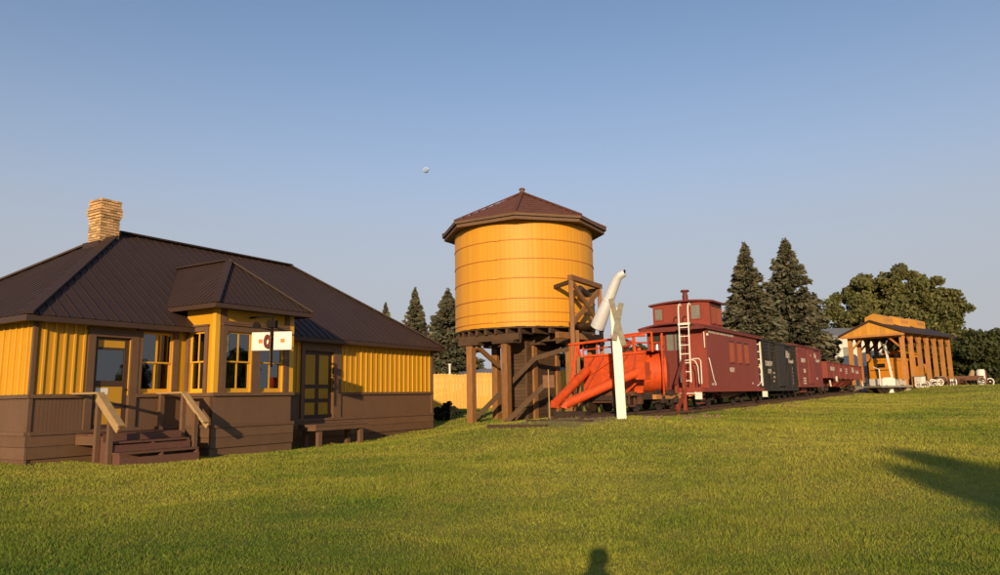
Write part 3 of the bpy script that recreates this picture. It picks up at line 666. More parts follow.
# spout frame and spout
def ws(x, y, z): return (x-TC[0], y-TC[1], z)
P1, P2 = (2.9, 28.8), (4.42, 31.3)
MB().beam(ws(*P1, .3), ws(*P1, 6.25), .17, .17).build('spout_post', m_wood, wt); MB().beam(ws(*P2, .3), ws(*P2, 6.2), .17, .17).build('spout_post', m_wood, wt)
P3 = (P1[0]+.42*.25, P1[1]+.42); MB().beam(ws(P1[0]+.2, P1[1]+.1, .3), ws(P1[0]+.2, P1[1]+.1, 4.1), .14, .14).build('spout_post', m_wood, wt)
MB().beam(ws(P1[0]-.05, P1[1]-.1, 6.27), ws(P2[0]+.05, P2[1]+.1, 6.25), .2, .2).build('spout_beam', m_wood, wt)
MB().beam(ws(*P1, 4.35), ws(*P2, 6.1), .08, .22).build('spout_brace', m_wood, wt); MB().beam(ws(P1[0]+.09, P1[1]+.05, 6.05), ws(P2[0]+.09, P2[1]-.05, 4.3), .08, .2).build('spout_brace', m_wood, wt)
for P in (P1, P2): MB().beam(ws(*P, 6.1), ws(P[0]*.55+TC[0]*.45, P[1]*.55+TC[1]*.45, 6.1), .12, .16).build('spout_beam', m_dwood, wt)
MB().beam(ws(P1[0]-.6, P1[1]+.3, 3.95), ws(P2[0], P2[1], 3.95), .2, .26).build('spout_beam', m_wood, wt)
MB().cone(ws(3.35,29.7,5.95), ws(3.75,30.3,5.75), .14, .14, 8).build('pulley', m_iron, wt)
sp = MB(); a, b_ = Vector(ws(3.86,28.5,4.15)), Vector(ws(4.62,27.6,6.02)); d = (b_-a).normalized()
sp.tube([a-d*.02, a+d*.02, a+d*.25, a+(b_-a)*.55, a+(b_-a)*.551, b_, b_+d*.12+Vector((.06,-.03,0)), b_+d*.18+Vector((.2,-.08,.02))], [.23,.285,.285,.225,.2245,.17,.16,.15], 20)
spo = sp.build('spout', m_zinc, wt, smooth=True)
c = a+(b_-a)*.55; MB().cone(c-d*.015, c+d*.015, .238, .238, 20).build('spout_collar', m_zinc, wt)
e = b_+d*.18+Vector((.2,-.08,.02)); dd = Vector((.14,-.05,-.02)).normalized(); MB().cone(e-dd*.02, e+dd*.012, .13, .13, 16).build('spout_mouth', m_bkp, wt)
MB().tube([a+Vector((0,0,.1)), Vector(ws(3.5,29.6,4.3)), Vector(ws(2.9,30.9,4.6))], .16, 12).build('feed_pipe', m_iron, wt, smooth=True)
# sign on a stake below the tank
sgn = thing('stake_sign', 'small faded red square sign on a thin pale stake below the tank', 'sign', (1.63, 25.0, g1(1.63, 25)))
MB().cone((0,0,-.2), (0,-.01,1.75), .022, .02, 8).build('stake', m_rawwood, sgn); MB().box(-.2, .2, .025, .045, 1.12, 1.55).build('sign_board', paint('faded_sign', (.17,.075,.035), .7, .3, 5, (1,1,1), (.08,.04,.02), .6), sgn)

# ------------------------------------------------------------------ railway track
rail_pts = [t_ for t_ in range(-9, 62, 2)]
def on(t_, off, z): x, y = T(t_, off); return (x, y, railz(t_)+z)
for off in (-.46, .46):
    rb = MB().tube([on(t_, off, -.065) for t_ in rail_pts], .05, 4)
    for t_ in (): pass
    o = rb.build('steel_rail', m_rail); tag(o, 'rusty steel rail of the track, '+('on the lawn side' if off < 0 else 'on the tank side'), 'rail')
tie = MB().box(-.1, .1, -1.05, 1.05, -.17, -.115).mesh('railway_tie')
for k in range(76):
    t_ = -9.3+k*.62; x, y = T(t_, rnd.uniform(-.06, .06)); o = place(tie, 'railway_tie', m_dwood, None, (x, y, railz(t_)), (0, 0, R(90-H)+rnd.uniform(-.03, .03)))
    tag(o, 'dark weathered wooden tie under the rails', 'tie', 'wooden ties of the museum track')
o = MB().box(-.1, .1, -.7, 1.1, -.1, .06).build('timber_sleeper', m_dwood, None, (*T(-10.6, .4), g1(*T(-10.6, .4))), (0, 0, R(90-H)+.12)); tag(o, 'thick dark timber laid across the end of the track', 'timber')
# stones and scraps on the bank
for k in range(26):
    t_ = rnd.uniform(-8, 12); off = -rnd.uniform(1.6, 2.9); x, y = T(t_, off); s = rnd.uniform(.06, .16); mb = MB(); n = 7; pts = []
    vs_ = [(math.cos(2*math.pi*i/n)*s*rnd.uniform(.7,1.2), math.sin(2*math.pi*i/n)*s*rnd.uniform(.7,1.2), -.03) for i in range(n)]+[(math.cos(2*math.pi*i/n)*s*.6*rnd.uniform(.7,1.2), math.sin(2*math.pi*i/n)*s*.6*rnd.uniform(.7,1.2), s*rnd.uniform(.4,.8)) for i in range(n)]
    mb.add(vs_, [tuple(range(n, 2*n)), tuple(range(n-1,-1,-1))]+[(i, (i+1)%n, n+(i+1)%n, n+i) for i in range(n)])
    o = mb.build('stone', m_dirt, None, (x, y, g1(x, y))); tag(o, 'small tan stone lying on the railway bank', 'stone', 'stones on the railway bank')

# ------------------------------------------------------------------ rolling stock
RZ = R(90-H)
whl = MB().tube([(0,-.07,0), (0,-.045,0), (0,-.04,0), (0,.05,0)], [.38,.38,.33,.32], 20).mesh('wheel', True)
def truck(par, x, gauge=.46, wb_=.62, rust=m_iron):
    for dx in (-wb_, wb_):
        for s in (-1, 1): place(whl, 'wheel', m_iron, par, (x+dx, s*gauge, .33), (0, 0, 0 if s < 0 else math.pi))
        MB().cone((x+dx,-.75,.33), (x+dx,.75,.33), .05, .05, 8).build('axle', rust, par)
    for s in (-1, 1):
        fr_ = MB(); y = s*.66
        fr_.beam((x-wb_-.15, y, .52), (x+wb_+.15, y, .52), .07, .07).beam((x-wb_, y, .50), (x-.2, y, .17), .06, .05).beam((x-.2, y, .17), (x+.2, y, .17), .06, .05).beam((x+.2, y, .17), (x+wb_, y, .50), .06, .05)
        for dx in (-.2, .2): fr_.beam((x+dx, y, .17), (x+dx, y, .52), .05, .05)
        for dx in (-wb_, wb_): fr_.box(x+dx-.1, x+dx+.1, y-.08, y+.08, .22, .46)
        fr_.build('truck_frame', rust, par)
    MB().box(x-.13, x+.13, -.8, .8, .50, .62).build('bolster', rust, par)
def car_loc(t_): x, y = T(t_); return (x, y, railz(t_))
def white(pts, par, r=.02, mat=m_wht, name='grab_iron'): return MB().tube(pts, r, 6).build(name, mat, par, smooth=True)
# caboose
HW = 1.225
cb = thing('caboose', 'dark red wooden caboose with rooftop cupola and white end ladder', 'caboose', car_loc(0), RZ)
LC = 7.1
body = MB().box(0, LC, -HW+.012, HW-.012, .68, 3.02); body.build('body', m_cab, cb)
MB().box(.02, LC-.02, -HW, -HW+.011, .68, 3.04).build('side_siding', m_cabs, cb); MB().box(.02, LC-.02, HW-.011, HW, .68, 3.04).build('side_siding', m_cabs, cb)
MB().box(-.78, LC+.7, -HW-.03, HW+.03, .55, .678).build('side_sill', m_cab, cb)
def arc_roof(x0, x1, hw, z, rise, th=.07, n=12):
    pts = [(x0, -hw+2*hw*i/n, z+rise*(1-((2*i/n-1)**2))) for i in range(n+1)]
    return MB().prism(pts+[(p[0], p[1], p[2]-th) for p in reversed(pts)], (x1-x0, 0, 0))
arc_roof(-.55, LC+.6, HW+.13, 3.10, .17).build('roof', m_cabr, cb)
MB().box(-.52, LC+.55, -HW-.12, -HW-.085, 2.97, 3.06).build('eave_board', m_cab, cb)
MB().box(-.55, -.50, -HW-.1, HW+.1, 2.95, 3.09).build('eave_board', m_cabr, cb)
CX0, CX1 = .9, 2.45
MB().box(CX0, CX1, -1.13, 1.28, 3.08, 4.16).build('cupola', m_cab, cb)
arc_roof(CX0-.12, CX1+.14, 1.36, 4.19, .10).build('cupola_roof', m_cabr, cb, (0, .06, 0))
MB().box(CX0-.3, CX0-.02, -.25, 1.05, 3.16, 3.25).build('roof_walk', m_dbrn, cb)
for y0, y1, z0, z1 in ((-.74, -.38, 3.5, 4.05), (.86, 1.18, 3.55, 4.0)):
    wn = MB().box(CX0-.035, CX0, y0-.05, y0, z0-.05, z1+.05).box(CX0-.035, CX0, y1, y1+.05, z0-.05, z1+.05).box(CX0-.033, CX0, y0, y1, z1, z1+.05).box(CX0-.033, CX0, y0, y1, z0-.05, z0).build('window', m_cab, cb)
    MB().box(CX0-.012, CX0-.006, y0, y1, z0, z1).build('pane', paint('dusty_pane', (.20,.19,.16), .15, .2, 4, bump=0, spec=.6), wn)
def boarded(x0, x1, z0, z1, ys=-HW, par=cb, parn='window'):
    w_ = MB(); w_.prism([(x0, ys-.001, z0), (x1, ys-.001, z0), (x1, ys-.03, z0)], (0, 0, z1-z0)).build(parn, m_cpan, par)
    MB().box(x0-.01, x1+.02, ys-.05, ys-.001, z1, z1+.05).build('window_hood', m_dbrn, par)
    MB().box(x0-.01, x1+.02, ys-.045, ys-.001, z0-.05, z0-.001).build('window_sill', m_cab, par)
for x in (2.85, 3.95, 5.0): boarded(x, x+.55, 1.78, 2.62)
for x in (1.1, 1.75): boarded(x, x+.5, 3.3, 3.98, -1.13)
# end wall: door, windows
dr = MB().box(-.05, -.001, -.33, .42, .70, 2.92).build('door', paint('caboose_door', (.16,.032,.024), .6, .1), cb)
for y0, y1 in ((-.27, .02), (.08, .36)): MB().box(-.06, -.052, y0, y1, 2.2, 2.85).build('pane', paint('door_pane', (.17,.17,.14), .12, .2, 4, bump=0, spec=.6), dr)
MB().cone((-.12,-.25,1.6), (-.05,-.25,1.6), .03, .03, 8).build('knob', m_iron, dr)
MB().box(-.02, -.002, .58, .95, 2.5, 2.86).build('pane', m_blk, cb)
MB().box(-.78, -.001, -HW, HW, .60, .70).build('platform', m_cabr, cb)
MB().box(-.85, -.78, -HW, HW, .42, .72).build('end_beam', m_cab, cb)
MB().box(LC, LC+.7, -HW, HW, .60, .70).build('platform', m_cabr, cb)
# ladder
ldr = MB()
for y in (-.42, -.80): ldr.tube([(-.74, y, .92), (-.68, y, 3.1), (-.66, y, 3.75), (-.60, y, 3.92), (-.45, y, 3.97), (-.36, y, 3.9)], .026, 8)
lad = ldr.build('ladder', m_wht, cb, smooth=True)
for i in range(7):
    z = .98+i*.34; MB().cone((-.735+.026*(z-.9)/.95, -.42, z), (-.735+.026*(z-.9)/.95, -.80, z), .022, .022, 6).build('rung', m_wht, lad)
MB().box(-.70, -.62, -.85, -.38, 3.12, 3.2).build('rung', m_wht, lad)
white([(-.72,-.42,1.75), (-.75,-.9,1.76), (-.75,-1.0,1.72), (-.76,-1.1,1.5), (-.76,-1.12,.9), (-.72,-1.12,.86)], cb, name='handrail')
white([(-.75,-.9,1.80), (-.75,-1.16,1.80), (-.75,-1.22,1.7), (-.76,-1.22,.85)], cb, name='handrail')
white([(.02,-HW-.05,1.85), (.06,-HW-.06,1.78), (.5,-HW-.05,1.0), (.7,-HW-.05,.85), (.72,-HW-.02,.80)], cb); white([(-.05,-1.16,2.86), (-.07,-1.17,2.80), (-.07,-1.17,2.3), (-.05,-1.16,2.25)], cb)
white([(LC-.02,-HW-.05,1.8), (LC+.02,-HW-.1,1.5), (LC,-HW-.08,.95), (LC-.4,-HW-.05,.82), (LC-.55,-HW-.05,.80)], cb); white([(LC+.3,-HW-.05,1.6), (LC+.33,-HW-.05,.8)], cb)
white([(-.86,-.25,.55), (-.9,-.3,.5), (-.9,-.95,.5), (-.86,-1.0,.55)], cb)
MB().box(.06, .12, -HW-.06, -HW, 2.72, 2.80).build('marker', m_wht, cb)
MB().box(-.90, -.855, -1.24, -.98, .28, .54).build('step_plate', m_wht, cb); MB().box(LC+.2, LC+.24, -HW-.27, -HW-.04, .28, .54).build('step_plate', m_wht, cb)
for i in range(3): MB().box(-.7+i*.02, -.42, -HW+.02, -HW+.3, .12+i*.16, .15+i*.16).build('step', m_cab, cb)
for s in (-1, 1): white([(-.35,s*1.0,.75), (-.35,s*1.0,1.6)], cb, .025, m_cab, 'brake_post')
sk = MB().tube([(1.6,.1,4.2), (1.6,.1,4.58), (1.6,.1,4.585), (1.6,.1,4.72), (1.6,.1,4.73), (1.6,.1,4.80)], [.12,.12,.10,.10,.19,.17], 14).build('smoke_pipe', m_cabr, cb, smooth=True)
truck(cb, 1.25); truck(cb, LC-1.25)
MB().box(2.9, 4.1, -.75, -.2, .30, .58).build('tool_box', m_cab, cb); MB().beam((2.2,-.85,.42), (5,-.85,.42), .04, .04).beam((2.2,-.85,.42), (1.4,-.85,.58), .04, .04).beam((5,-.85,.42), (5.8,-.85,.58), .04, .04).build('truss_rod', m_iron, cb)
MB().cone((4.2,-.6,.45), (5.2,-.6,.45), .14, .14, 12).build('air_tank', m_cab, cb)
XR = (R(90), 0, 0)
text('DENVER & RIO GRANDE WESTERN', .15, m_let, cb, (.28, -HW-.004, 2.84), XR, sx=1.38, bold=.02)
text('0589', .26, m_let, cb, (2.75, -HW-.004, 1.36), XR, sx=1.2, bold=.03)
text('CAPY', .12, m_let, cb, (.35, -HW-.004, .80), XR, sx=1); text('AIR', .12, m_let, cb, (5.9, -HW-.004, .86), XR)
# stairs to the caboose platform
cs = thing('caboose_stairs', 'dark red wooden stairs with sloping handrail leading up to the caboose platform', 'stairs', (*T(-1.0, -.25), railz(-1)-.12), RZ)
for y in (-.35, .40):
    MB().box(-.78, -.66, y-.06, y+.06, -.15, .95).build('post', m_cab, cs); MB().box(.0, .1, y-.06, y+.06, -.15, 1.9).build('post', m_cab, cs)
    MB().beam((-.85, y, .95), (.12, y, 2.0), .09, .07).build('handrail', m_cabr, cs); MB().beam((-.85, y, .0), (.1, y, .72), .05, .22).build('stringer', m_cab, cs)
for i in range(4): MB().box(-.8+i*.22, -.56+i*.22, -.33, .38, .08+i*.17, .12+i*.17).build('tread', m_cabr, cs)

# black stock car
sc_ = thing('stock_car', 'black slatted wooden stock car coupled behind the caboose', 'freight car', car_loc(7.95), RZ)
LB, ZB, ZT = 7.05, .60, 2.90
MB().box(.02, LB-.02, -1.13, 1.13, ZB, ZT-.01).build('body', m_blk, sc_)
n = 13
for i in range(n):
    z0 = ZB+.02+i*(ZT-ZB-.04)/n; hgt = (ZT-ZB)/n-(.055 if i > 5 else .02)
    for x0, x1 in ((.02, 2.72), (4.42, LB-.02)): MB().box(x0, x1, -1.175, -1.131, z0, z0+hgt).build('slat', m_blk, sc_)
for x in (0, 1.35, 2.72, 4.32, 5.7, LB-.1): MB().box(x, x+.1, -1.215, -1.13, ZB, ZT).build('side_post', m_blk, sc_)
for p, q in (((.1, ZT-.1), (1.3, ZB+.15)), ((2.65, ZT-.1), (1.45, ZB+.15)), ((4.45, ZB+.15), (5.65, ZT-.1)), ((LB-.1, ZB+.15), (5.8, ZT-.1))): MB().beam((p[0],-1.19,p[1]), (q[0],-1.19,q[1]), .03, .09, (0,1,0)).build('side_brace', m_blk, sc_)
MB().box(2.85, 4.28, -1.245, -1.18, ZB+.08, ZT-.12).build('sliding_door', m_blk, sc_)
MB().box(2.4, 6.2, -1.27, -1.2, ZT-.10, ZT-.03).build('door_track', m_blk, sc_)
arc_roof(-.1, LB+.1, 1.24, ZT+.02, .14).build('roof', m_blk, sc_); MB().box(-.1, LB+.1, -.25, .25, ZT+.19, ZT+.23).build('running_board', m_dwood, sc_)
MB().box(-.03, LB+.03, -1.2, 1.2, .45, .60).build('sill', m_blk, sc_)
ld2 = MB().beam((-.06,-1.15,.7), (-.06,-1.15,2.8), .06, .09).beam((-.06,-.55,.7), (-.06,-.55,2.8), .06, .09).build('ladder', m_wht, sc_)
for i in range(6): MB().box(-.09, -.05, -1.15, -.55, .85+i*.36, .90+i*.36).build('rung', m_wht, ld2)
MB().box(-.1, -.06, -1.0, .3, 2.42, 2.66).build('end_board', m_rawwood, sc_)
truck(sc_, 1.1); truck(sc_, LB-1.1)
MB().beam((1.4,-.8,.5), (2.4,-.8,.25), .04, .04).beam((2.4,-.8,.25), (4.6,-.8,.25), .04, .04).beam((4.6,-.8,.25), (5.6,-.8,.5), .04, .04).build('truss_rod', m_iron, sc_)
text('D&RGW', .34, m_let, sc_, (.42, -1.222, 1.66), XR, sx=1.0, bold=.03); text('5679', .30, m_let, sc_, (.78, -1.222, 1.30), XR, sx=1.1, bold=.03)
for i, s in enumerate(('CAPY', 'LT WT', 'BLT')): text(s, .13, m_let, sc_, (1.75, -1.222, 1.28-.2*i), XR)
text('Rio', .52, m_let, sc_, (4.55, -1.222, 2.18), XR, shear=.25, sx=1.2, bold=.04); text('Grande', .30, m_let, sc_, (5.0, -1.222, 1.92), XR, shear=.25, sx=1.3, bold=.04)
for i in range(5): text('|', .14, m_let, sc_, (5.85, -1.222, 1.6-.2*i), XR)

# red boxcar
bc = thing('boxcar', 'small red wooden boxcar between the black stock car and the gondola', 'freight car', car_loc(15.35), RZ)
LR = 6.5
MB().box(0, LR, -1.2, 1.2, .70, 2.90).build('body', m_red, bc); arc_roof(-.08, LR+.08, 1.27, 2.93, .15).build('roof', m_cabr, bc)
MB().box(2.5, 4.1, -1.26, -1.202, .74, 2.78).build('sliding_door', m_red, bc); MB().box(2.3, 5.8, -1.28, -1.21, 2.78, 2.85).build('door_track', m_cabr, bc)
MB().box(-.03, LR+.03, -1.22, 1.22, .55, .70).build('sill', m_red, bc)
for i in range(5): white([(.1,-1.22,1.0+i*.4), (.1,-1.27,1.0+i*.4), (.5,-1.27,1.0+i*.4), (.5,-1.22,1.0+i*.4)], bc, .014, m_red)
truck(bc, 1.1); truck(bc, LR-1.1); MB().box(2.2, 3.6, -.8, -.3, .25, .54).build('brake_rigging', m_red, bc)
text('D&RGW', .34, m_let, bc, (.75, -1.207, 1.96), XR, sx=.9, bold=.03); text('3365', .3, m_let, bc, (1.2, -1.207, 1.38), XR, bold=.03)
for i in range(3): text('CAPY 50000', .13, m_let, bc, (1.0, -1.207, 1.0-.14*i), XR)
text('Rio', .42, m_let, bc, (4.35, -1.207, 2.32), XR, shear=.25, bold=.04); text('Grande', .3, m_let, bc, (4.75, -1.207, 2.08), XR, shear=.25, sx=1.2, bold=.04); text('PS', .2, m_let, bc, (3.0, -1.268, 2.35), XR); text('S&B', .2, m_let, bc, (4.6, -1.207, 1.0), XR)

# gondola
gd = thing('gondola_car', 'long low red drop bottom gondola car at the tail of the train', 'freight car', car_loc(23.5), RZ)
LG = 14.4
MB().box(0, LG, -1.2, -1.12, 1.05, 2.06).box(0, LG, 1.12, 1.2, 1.05, 2.06).box(0, .08, -1.12, 1.12, 1.05, 2.06).box(LG-.08, LG, -1.12, 1.12, 1.05, 2.06).box(.08, LG-.08, -1.12, 1.12, 1.05, 1.12).build('body', m_red, gd)
MB().box(-.04, LG+.04, -1.26, -1.10, 2.062, 2.12).box(-.04, LG+.04, 1.1, 1.26, 2.062, 2.12).box(-.04,.1,-1.1,1.1,2.062,2.12).build('top_chord', m_red, gd)
for x in (2.0, 4.2, 6.4, 8.6, 10.8, 12.6): MB().box(x, x+.12, -1.245, -1.2, .98, 2.06).build('side_post', m_red, gd)
MB().box(-.1, LG+.1, -.4, .4, .62, 1.04).build('centre_sill', m_cabr, gd)
for x in (3.4, 5.6, 7.8, 9.4): MB().prism([(x, -1.1, 1.05), (x+1.6, -1.1, 1.05), (x+1.25, -.5, .5), (x+.35, -.5, .5)], (0, 1.6, 0)).build('hopper_door', m_cab, gd)
truck(gd, 1.6); truck(gd, LG-1.6)
MB().cone((2.6,-1.32,1.0), (2.6,-1.25,1.0), .2, .2, 16).build('white_disc', m_wht, gd)
for x in (.3, LG-.6): white([(x,-1.22,.9), (x+.02,-1.26,.5), (x+.3,-1.26,.5), (x+.3,-1.22,.9)], gd, .02)
text('D&RGW', .36, m_let, gd, (.8, -1.25, 1.55), XR, sx=1.15, bold=.04); text('1396', .30, m_let, gd, (4.6, -1.206, 1.55), XR, bold=.04)
for i in range(3): text('CAPY 60000 LT WT', .12, m_let, gd, (6.55, -1.206, 1.72-.15*i), XR)
text('Rio', .55, m_let, gd, (9.4, -1.206, 1.56), XR, shear=.25, sx=1.3, bold=.05); text('Grande', .38, m_let, gd, (10.95, -1.252, 1.5), XR, shear=.25, sx=1.1, bold=.05)

# orange spreader plow
mp = thing('spreader_plow', 'orange red railway spreader plow with two slanting booms and pipe railings', 'plow', car_loc(-5.3), RZ)
MB().box(-1.3, 3.6, -.55, .55, .36, .52).build('frame', m_iron, mp)
for y in (-.62, .62): MB().beam((1.4,y,.44), (3.7,y,.44), .14, .16).build('side_timber', m_tim, mp)
truck(mp, -.55, rust=m_rust); truck(mp, 2.6)
pl = MB().prism([(0,1.36,.56), (0,-.82,.62), (0,-.98,1.9), (0,1.30,1.86)], (.05,0,0)).build('blade_plate', m_orng, mp)
for (p, q) in (((1.25,.75), (.55,1.8)), ((.55,.7), (-.35,1.85)), ((-.4,.68), (-.62,1.85)), ((1.3,1.3), (.9,1.82))): MB().beam((-.02,p[0],p[1]), (-.02,q[0],q[1]), .05, .05, (1,0,0)).build('blade_rib', m_orgd, pl)
MB().beam((-.015,-.98,1.9), (-.015,1.32,1.87), .09, .07).build('blade_rim', m_orng, pl); MB().beam((-.015,-.83,.62), (-.015,1.37,.56), .08, .07).build('blade_rim', m_orng, pl)
def boom(p, q, r):
    p, q = Vector(p), Vector(q); d = (q-p).normalized()
    b_ = MB().cone(p, q, r, r, 14).build('boom', m_orng, mp, smooth=True)
    s = d.cross(Vector((0,0,1))).normalized(); t2 = p-d*r*1.3
    MB().add([p+s*r+Vector((0,0,r*.8)), p-s*r+Vector((0,0,r*.8)), p-s*r-Vector((0,0,r)), p+s*r-Vector((0,0,r)), t2+s*r*.5-Vector((0,0,r*.1)), t2-s*r*.5-Vector((0,0,r*.1))], [(0,1,5,4), (2,3,4,5), (0,4,3), (1,2,5), (0,3,2,1)]).build('boom_nose', m_orng, b_)
boom((-2.2,1.22,.28), (-.15,1.12,1.38), .15); boom((-2.4,.72,.28), (-.55,-1.05,1.30), .15)
MB().box(-.75, -.35, -1.25, -.92, 1.0, 1.55).build('boom_bracket', m_orng, mp)
# compressor drum lying across the frame
dm = MB().tube([(2.52,.95,1.32), (2.525,.93,1.32), (2.865,-.45,1.32), (2.87,-.46,1.32)], [.70,.72,.72,.72], 28).build('air_drum', m_orng, mp, smooth=True)
MB().cone((2.87,-.46,1.32), (2.885,-.52,1.32), .78, .78, 28).build('drum_end', m_orgd, dm); MB().cone((2.667,.35,1.32), (2.68,.30,1.32), .735, .735, 28).build('drum_band', m_orng, dm)
MB().cone((1.9,.52,1.30), (2.05,.52,1.30), .10, .10, 12).build('drum_port', m_iron, dm); MB().cone((1.95,.5,1.30), (1.95,-.3,1.32), .05, .05, 8).build('drum_pipe', m_orng, dm)
MB().box(.3, 1.7, -.1, .9, .52, 1.75).build('engine_box', m_orng, mp); MB().box(1.9, 3.1, -.5, .9, 2.06, 2.09).build('deck', m_orgd, mp)
for k, (x, y) in enumerate(((2.1,.8), (2.5,.35), (2.9,-.2))): MB().cone((x,y,2.1), (x,y,2.24+.05*k), .09, .05, 10).build('valve', (m_brn, m_orng, m_zinc)[k], mp)
def pipe(pts, r=.035, name='railing', mat=m_orng): return MB().tube(pts, r, 7).build(name, mat, mp, smooth=True)
pipe([(-.5,1.62,2.26), (-.2,0,2.38), (-.1,-.62,2.46), (.1,-.95,2.46)], .045); pipe([(1.6,.9,2.62), (1.7,.2,2.68), (1.7,-.5,2.7)])
pipe([(-.4,1.35,2.25), (-.2,1.32,1.85)], .05); pipe([(-.4,1.38,2.2), (-.7,1.42,.6)], .035); pipe([(-.35,1.3,2.2), (-.75,1.62,.5)], .035)
for y in (-.1, -.6): pipe([(0,y,1.9), (-.05,y,2.42)], .05)
for x, y, z in ((.6,.5,2.6), (1.7,.2,2.65), (1.7,-.5,2.7), (3.0,-.35,2.75), (1.7,.85,2.62)): pipe([(x,y,.6 if x > 2.9 else 2.0), (x,y,z)], .04)
pipe([(.6,.5,2.32), (1.7,.2,2.36), (3.0,-.35,2.40)], .03); pipe([(.2,.3,1.9), (.9,.2,2.3), (1.3,.1,2.4)], .04); MB().cone((.2,-.15,2.2), (.32,-.15,2.25), .17, .17, 14).build('hand_wheel', m_orgd, mp)
for (p, q, r_) in (((-.05,1.3,1.86), (-.05,1.3,2.26), .03), ((-.05,.75,1.88), (-.08,.75,2.32), .03), ((-.05,.2,1.88), (-.08,.2,2.36), .03), ((-.05,1.3,2.08), (-.08,-.6,2.18), .025), ((1.95,-.75,.5), (1.95,-.75,2.6), .035), ((1.95,-.75,2.2), (3.0,-.4,2.3), .028),
    ((-.06,1.3,1.1), (-.06,.1,1.75), .022), ((-.06,.8,.65), (-.06,-.2,1.8), .022), ((-.06,-.5,.8), (-.06,-.9,1.7), .03), ((-.9,.9,.55), (-.05,.3,.75), .04), ((-1.0,-.55,.5), (-.1,-.75,1.0), .035), ((-.75,1.35,.55), (-.5,1.5,2.2), .03)): pipe([p, q], r_, 'rod')
for y in (.62, -.25): MB().cone((-.10,y,.62), (-.04,y,.62), .12, .12, 12).build('roller', m_rust, mp)
pipe([(-.3,-.45,.55), (.5,-.3,.9)], .05); MB().box(-1.1, -.3, -.3, .3, .52, .72).build('counterweight', m_rust, mp); MB().box(-2.3,-1.9,.1,1.2,-.12,.05).build('boom_rest', m_iron, mp)
pipe([(1.3,-.62,.25), (3.2,-.66,.4)], .04, 'brake_rod', m_iron)

# crossing post
x, y = 3.39, 20.5
xb = thing('crossbuck', 'white railroad crossing post with peeling weathered crossed boards in front of the plow', 'sign', (x, y, g1(x, y)), R(-12))
MB().prism([(-.13,-.08,-.3), (.13,-.08,-.3), (.13,.08,-.3), (-.13,.08,-.3)], (-.07,0,3.45)).build('post', m_wht, xb)
MB().beam((-.17, -.115, 3.42), (.15, -.115, 2.05), .035, .15, (1,0,0)).build('blade', m_whtw, xb)
MB().beam((.12, -.155, 3.28), (-.12, -.155, 2.22), .035, .15, (1,0,0)).build('blade', m_whtw, xb)

# ------------------------------------------------------------------ yellow fence
fy = thing('board_fence', 'tall yellow vertical board fence with scalloped top behind the water tank', 'fence', (0, 50, 0))
mshs = []
x = -9.0; k = 0
while x < 14:
    wd = .235; hh = 2.36+.09*abs(math.sin((x+9)*1.05)); z0 = g1(x, 50)
    MB().prism([(0,0,-.25), (wd-.012,0,-.25), (wd-.012,0,hh-.05), (wd*.5,0,hh), (0,0,hh-.05)], (0,.025,0)).build('board', m_yel, fy, (x, rnd.uniform(-.006,.006), z0)); x += wd
for z in (.5, 1.7): MB().box(-9, 14, .03, .12, .75+z, .85+z).build('rail', m_yel, fy)
wp = MB().cone((0,0,0), (0,0,3.05), .07, .07, 10).cone((0,0,3.05), (0,0,3.15), .12, .12, 10).build('vent_pipe', m_wht, None, (-3.72, 51.5, g1(-3.72, 51.5))); tag(wp, 'short white capped pipe poking above the yellow fence', 'pipe')
gs = thing('grey_shed', 'low grey metal roofed shed just showing above the yellow fence', 'shed', (-2, 57, g1(-2, 57)), 0)
MB().box(-7,7,0,4,-.3,2.3).build('wall', m_bldw, gs); MB().prism([(-7.3,-.3,2.25), (-7.3,2,2.95), (-7.3,4.3,2.25)], (14.6,0,0)).build('roof', m_grey, gs)

# ------------------------------------------------------------------ open timber shed
SH = 50.; shd = thing('open_shed', 'open sided orange timber train shelter with gabled front and ridge vents', 'shelter', (33.73, 60, 1.42), R(90-SH))
SLn, SW = 10.5, 4.3
for i in range(7):
    for y in (0, SW):
        x = SLn*i/6; MB().box(x-.15, x+.15, y-.15, y+.15, .12, 4.75).build('post', m_tim, shd); MB().box(x-.25, x+.25, y-.25, y+.25, -.4, .118).build('footing', m_conc, shd)
        s = 1 if y else -1
        for dx in (-.62, .62):
            if 0 <= x+dx <= SLn: MB().beam((x, y, 3.75), (x+dx, y, 4.68), .12, .14, (0,1,0)).build('knee_brace', m_tim, shd)
    MB().box(x-.1, x+.1, .16, SW-.16, 4.45, 4.72).build('tie_beam', m_dwood if i else m_tim, shd)
    for y, s in ((.15, 1), (SW-.15, -1)): MB().beam((x, y, 3.6), (x, y+s*.9, 4.5), .12, .14).build('knee_brace', m_dwood if i else m_tim, shd)
for y in (0, SW): MB().box(-.6, SLn+.5, y-.12, y+.12, 4.752, 4.98).build('plate_beam', m_tim, shd)
zr = 5.98
for s, y0 in ((1, -.65), (-1, SW+.65)):
    MB().prism([(-.75, y0, 4.80), (-.75, SW/2, zr), (-.75, SW/2, zr-.1), (-.75, y0, 4.70)], (SLn+1.4, 0, 0)).build('roof', m_roof, shd)
for i in range(14):
    y0, y1 = -.5+(SW+1)*i/14, -.5+(SW+1)*(i+1)/14
    zf = lambda y: 4.74+(zr-4.80)*(1-abs(y-SW/2)/(SW/2+.65))-.06
    MB().prism([(-.62, y0+.006, 4.72), (-.62, y1-.006, 4.72), (-.62, y1-.006, zf(y1)), (-.62, y0+.006, zf(y0))], (.04,0,0)).build('gable_board', m_gab, shd)
MB().beam((-.76, -.66, 4.76), (-.76, SW/2, zr-.03), .04, .16).beam((-.76, SW+.66, 4.76), (-.76, SW/2, zr-.03), .04, .16).build('barge_board', m_dbrn, shd)
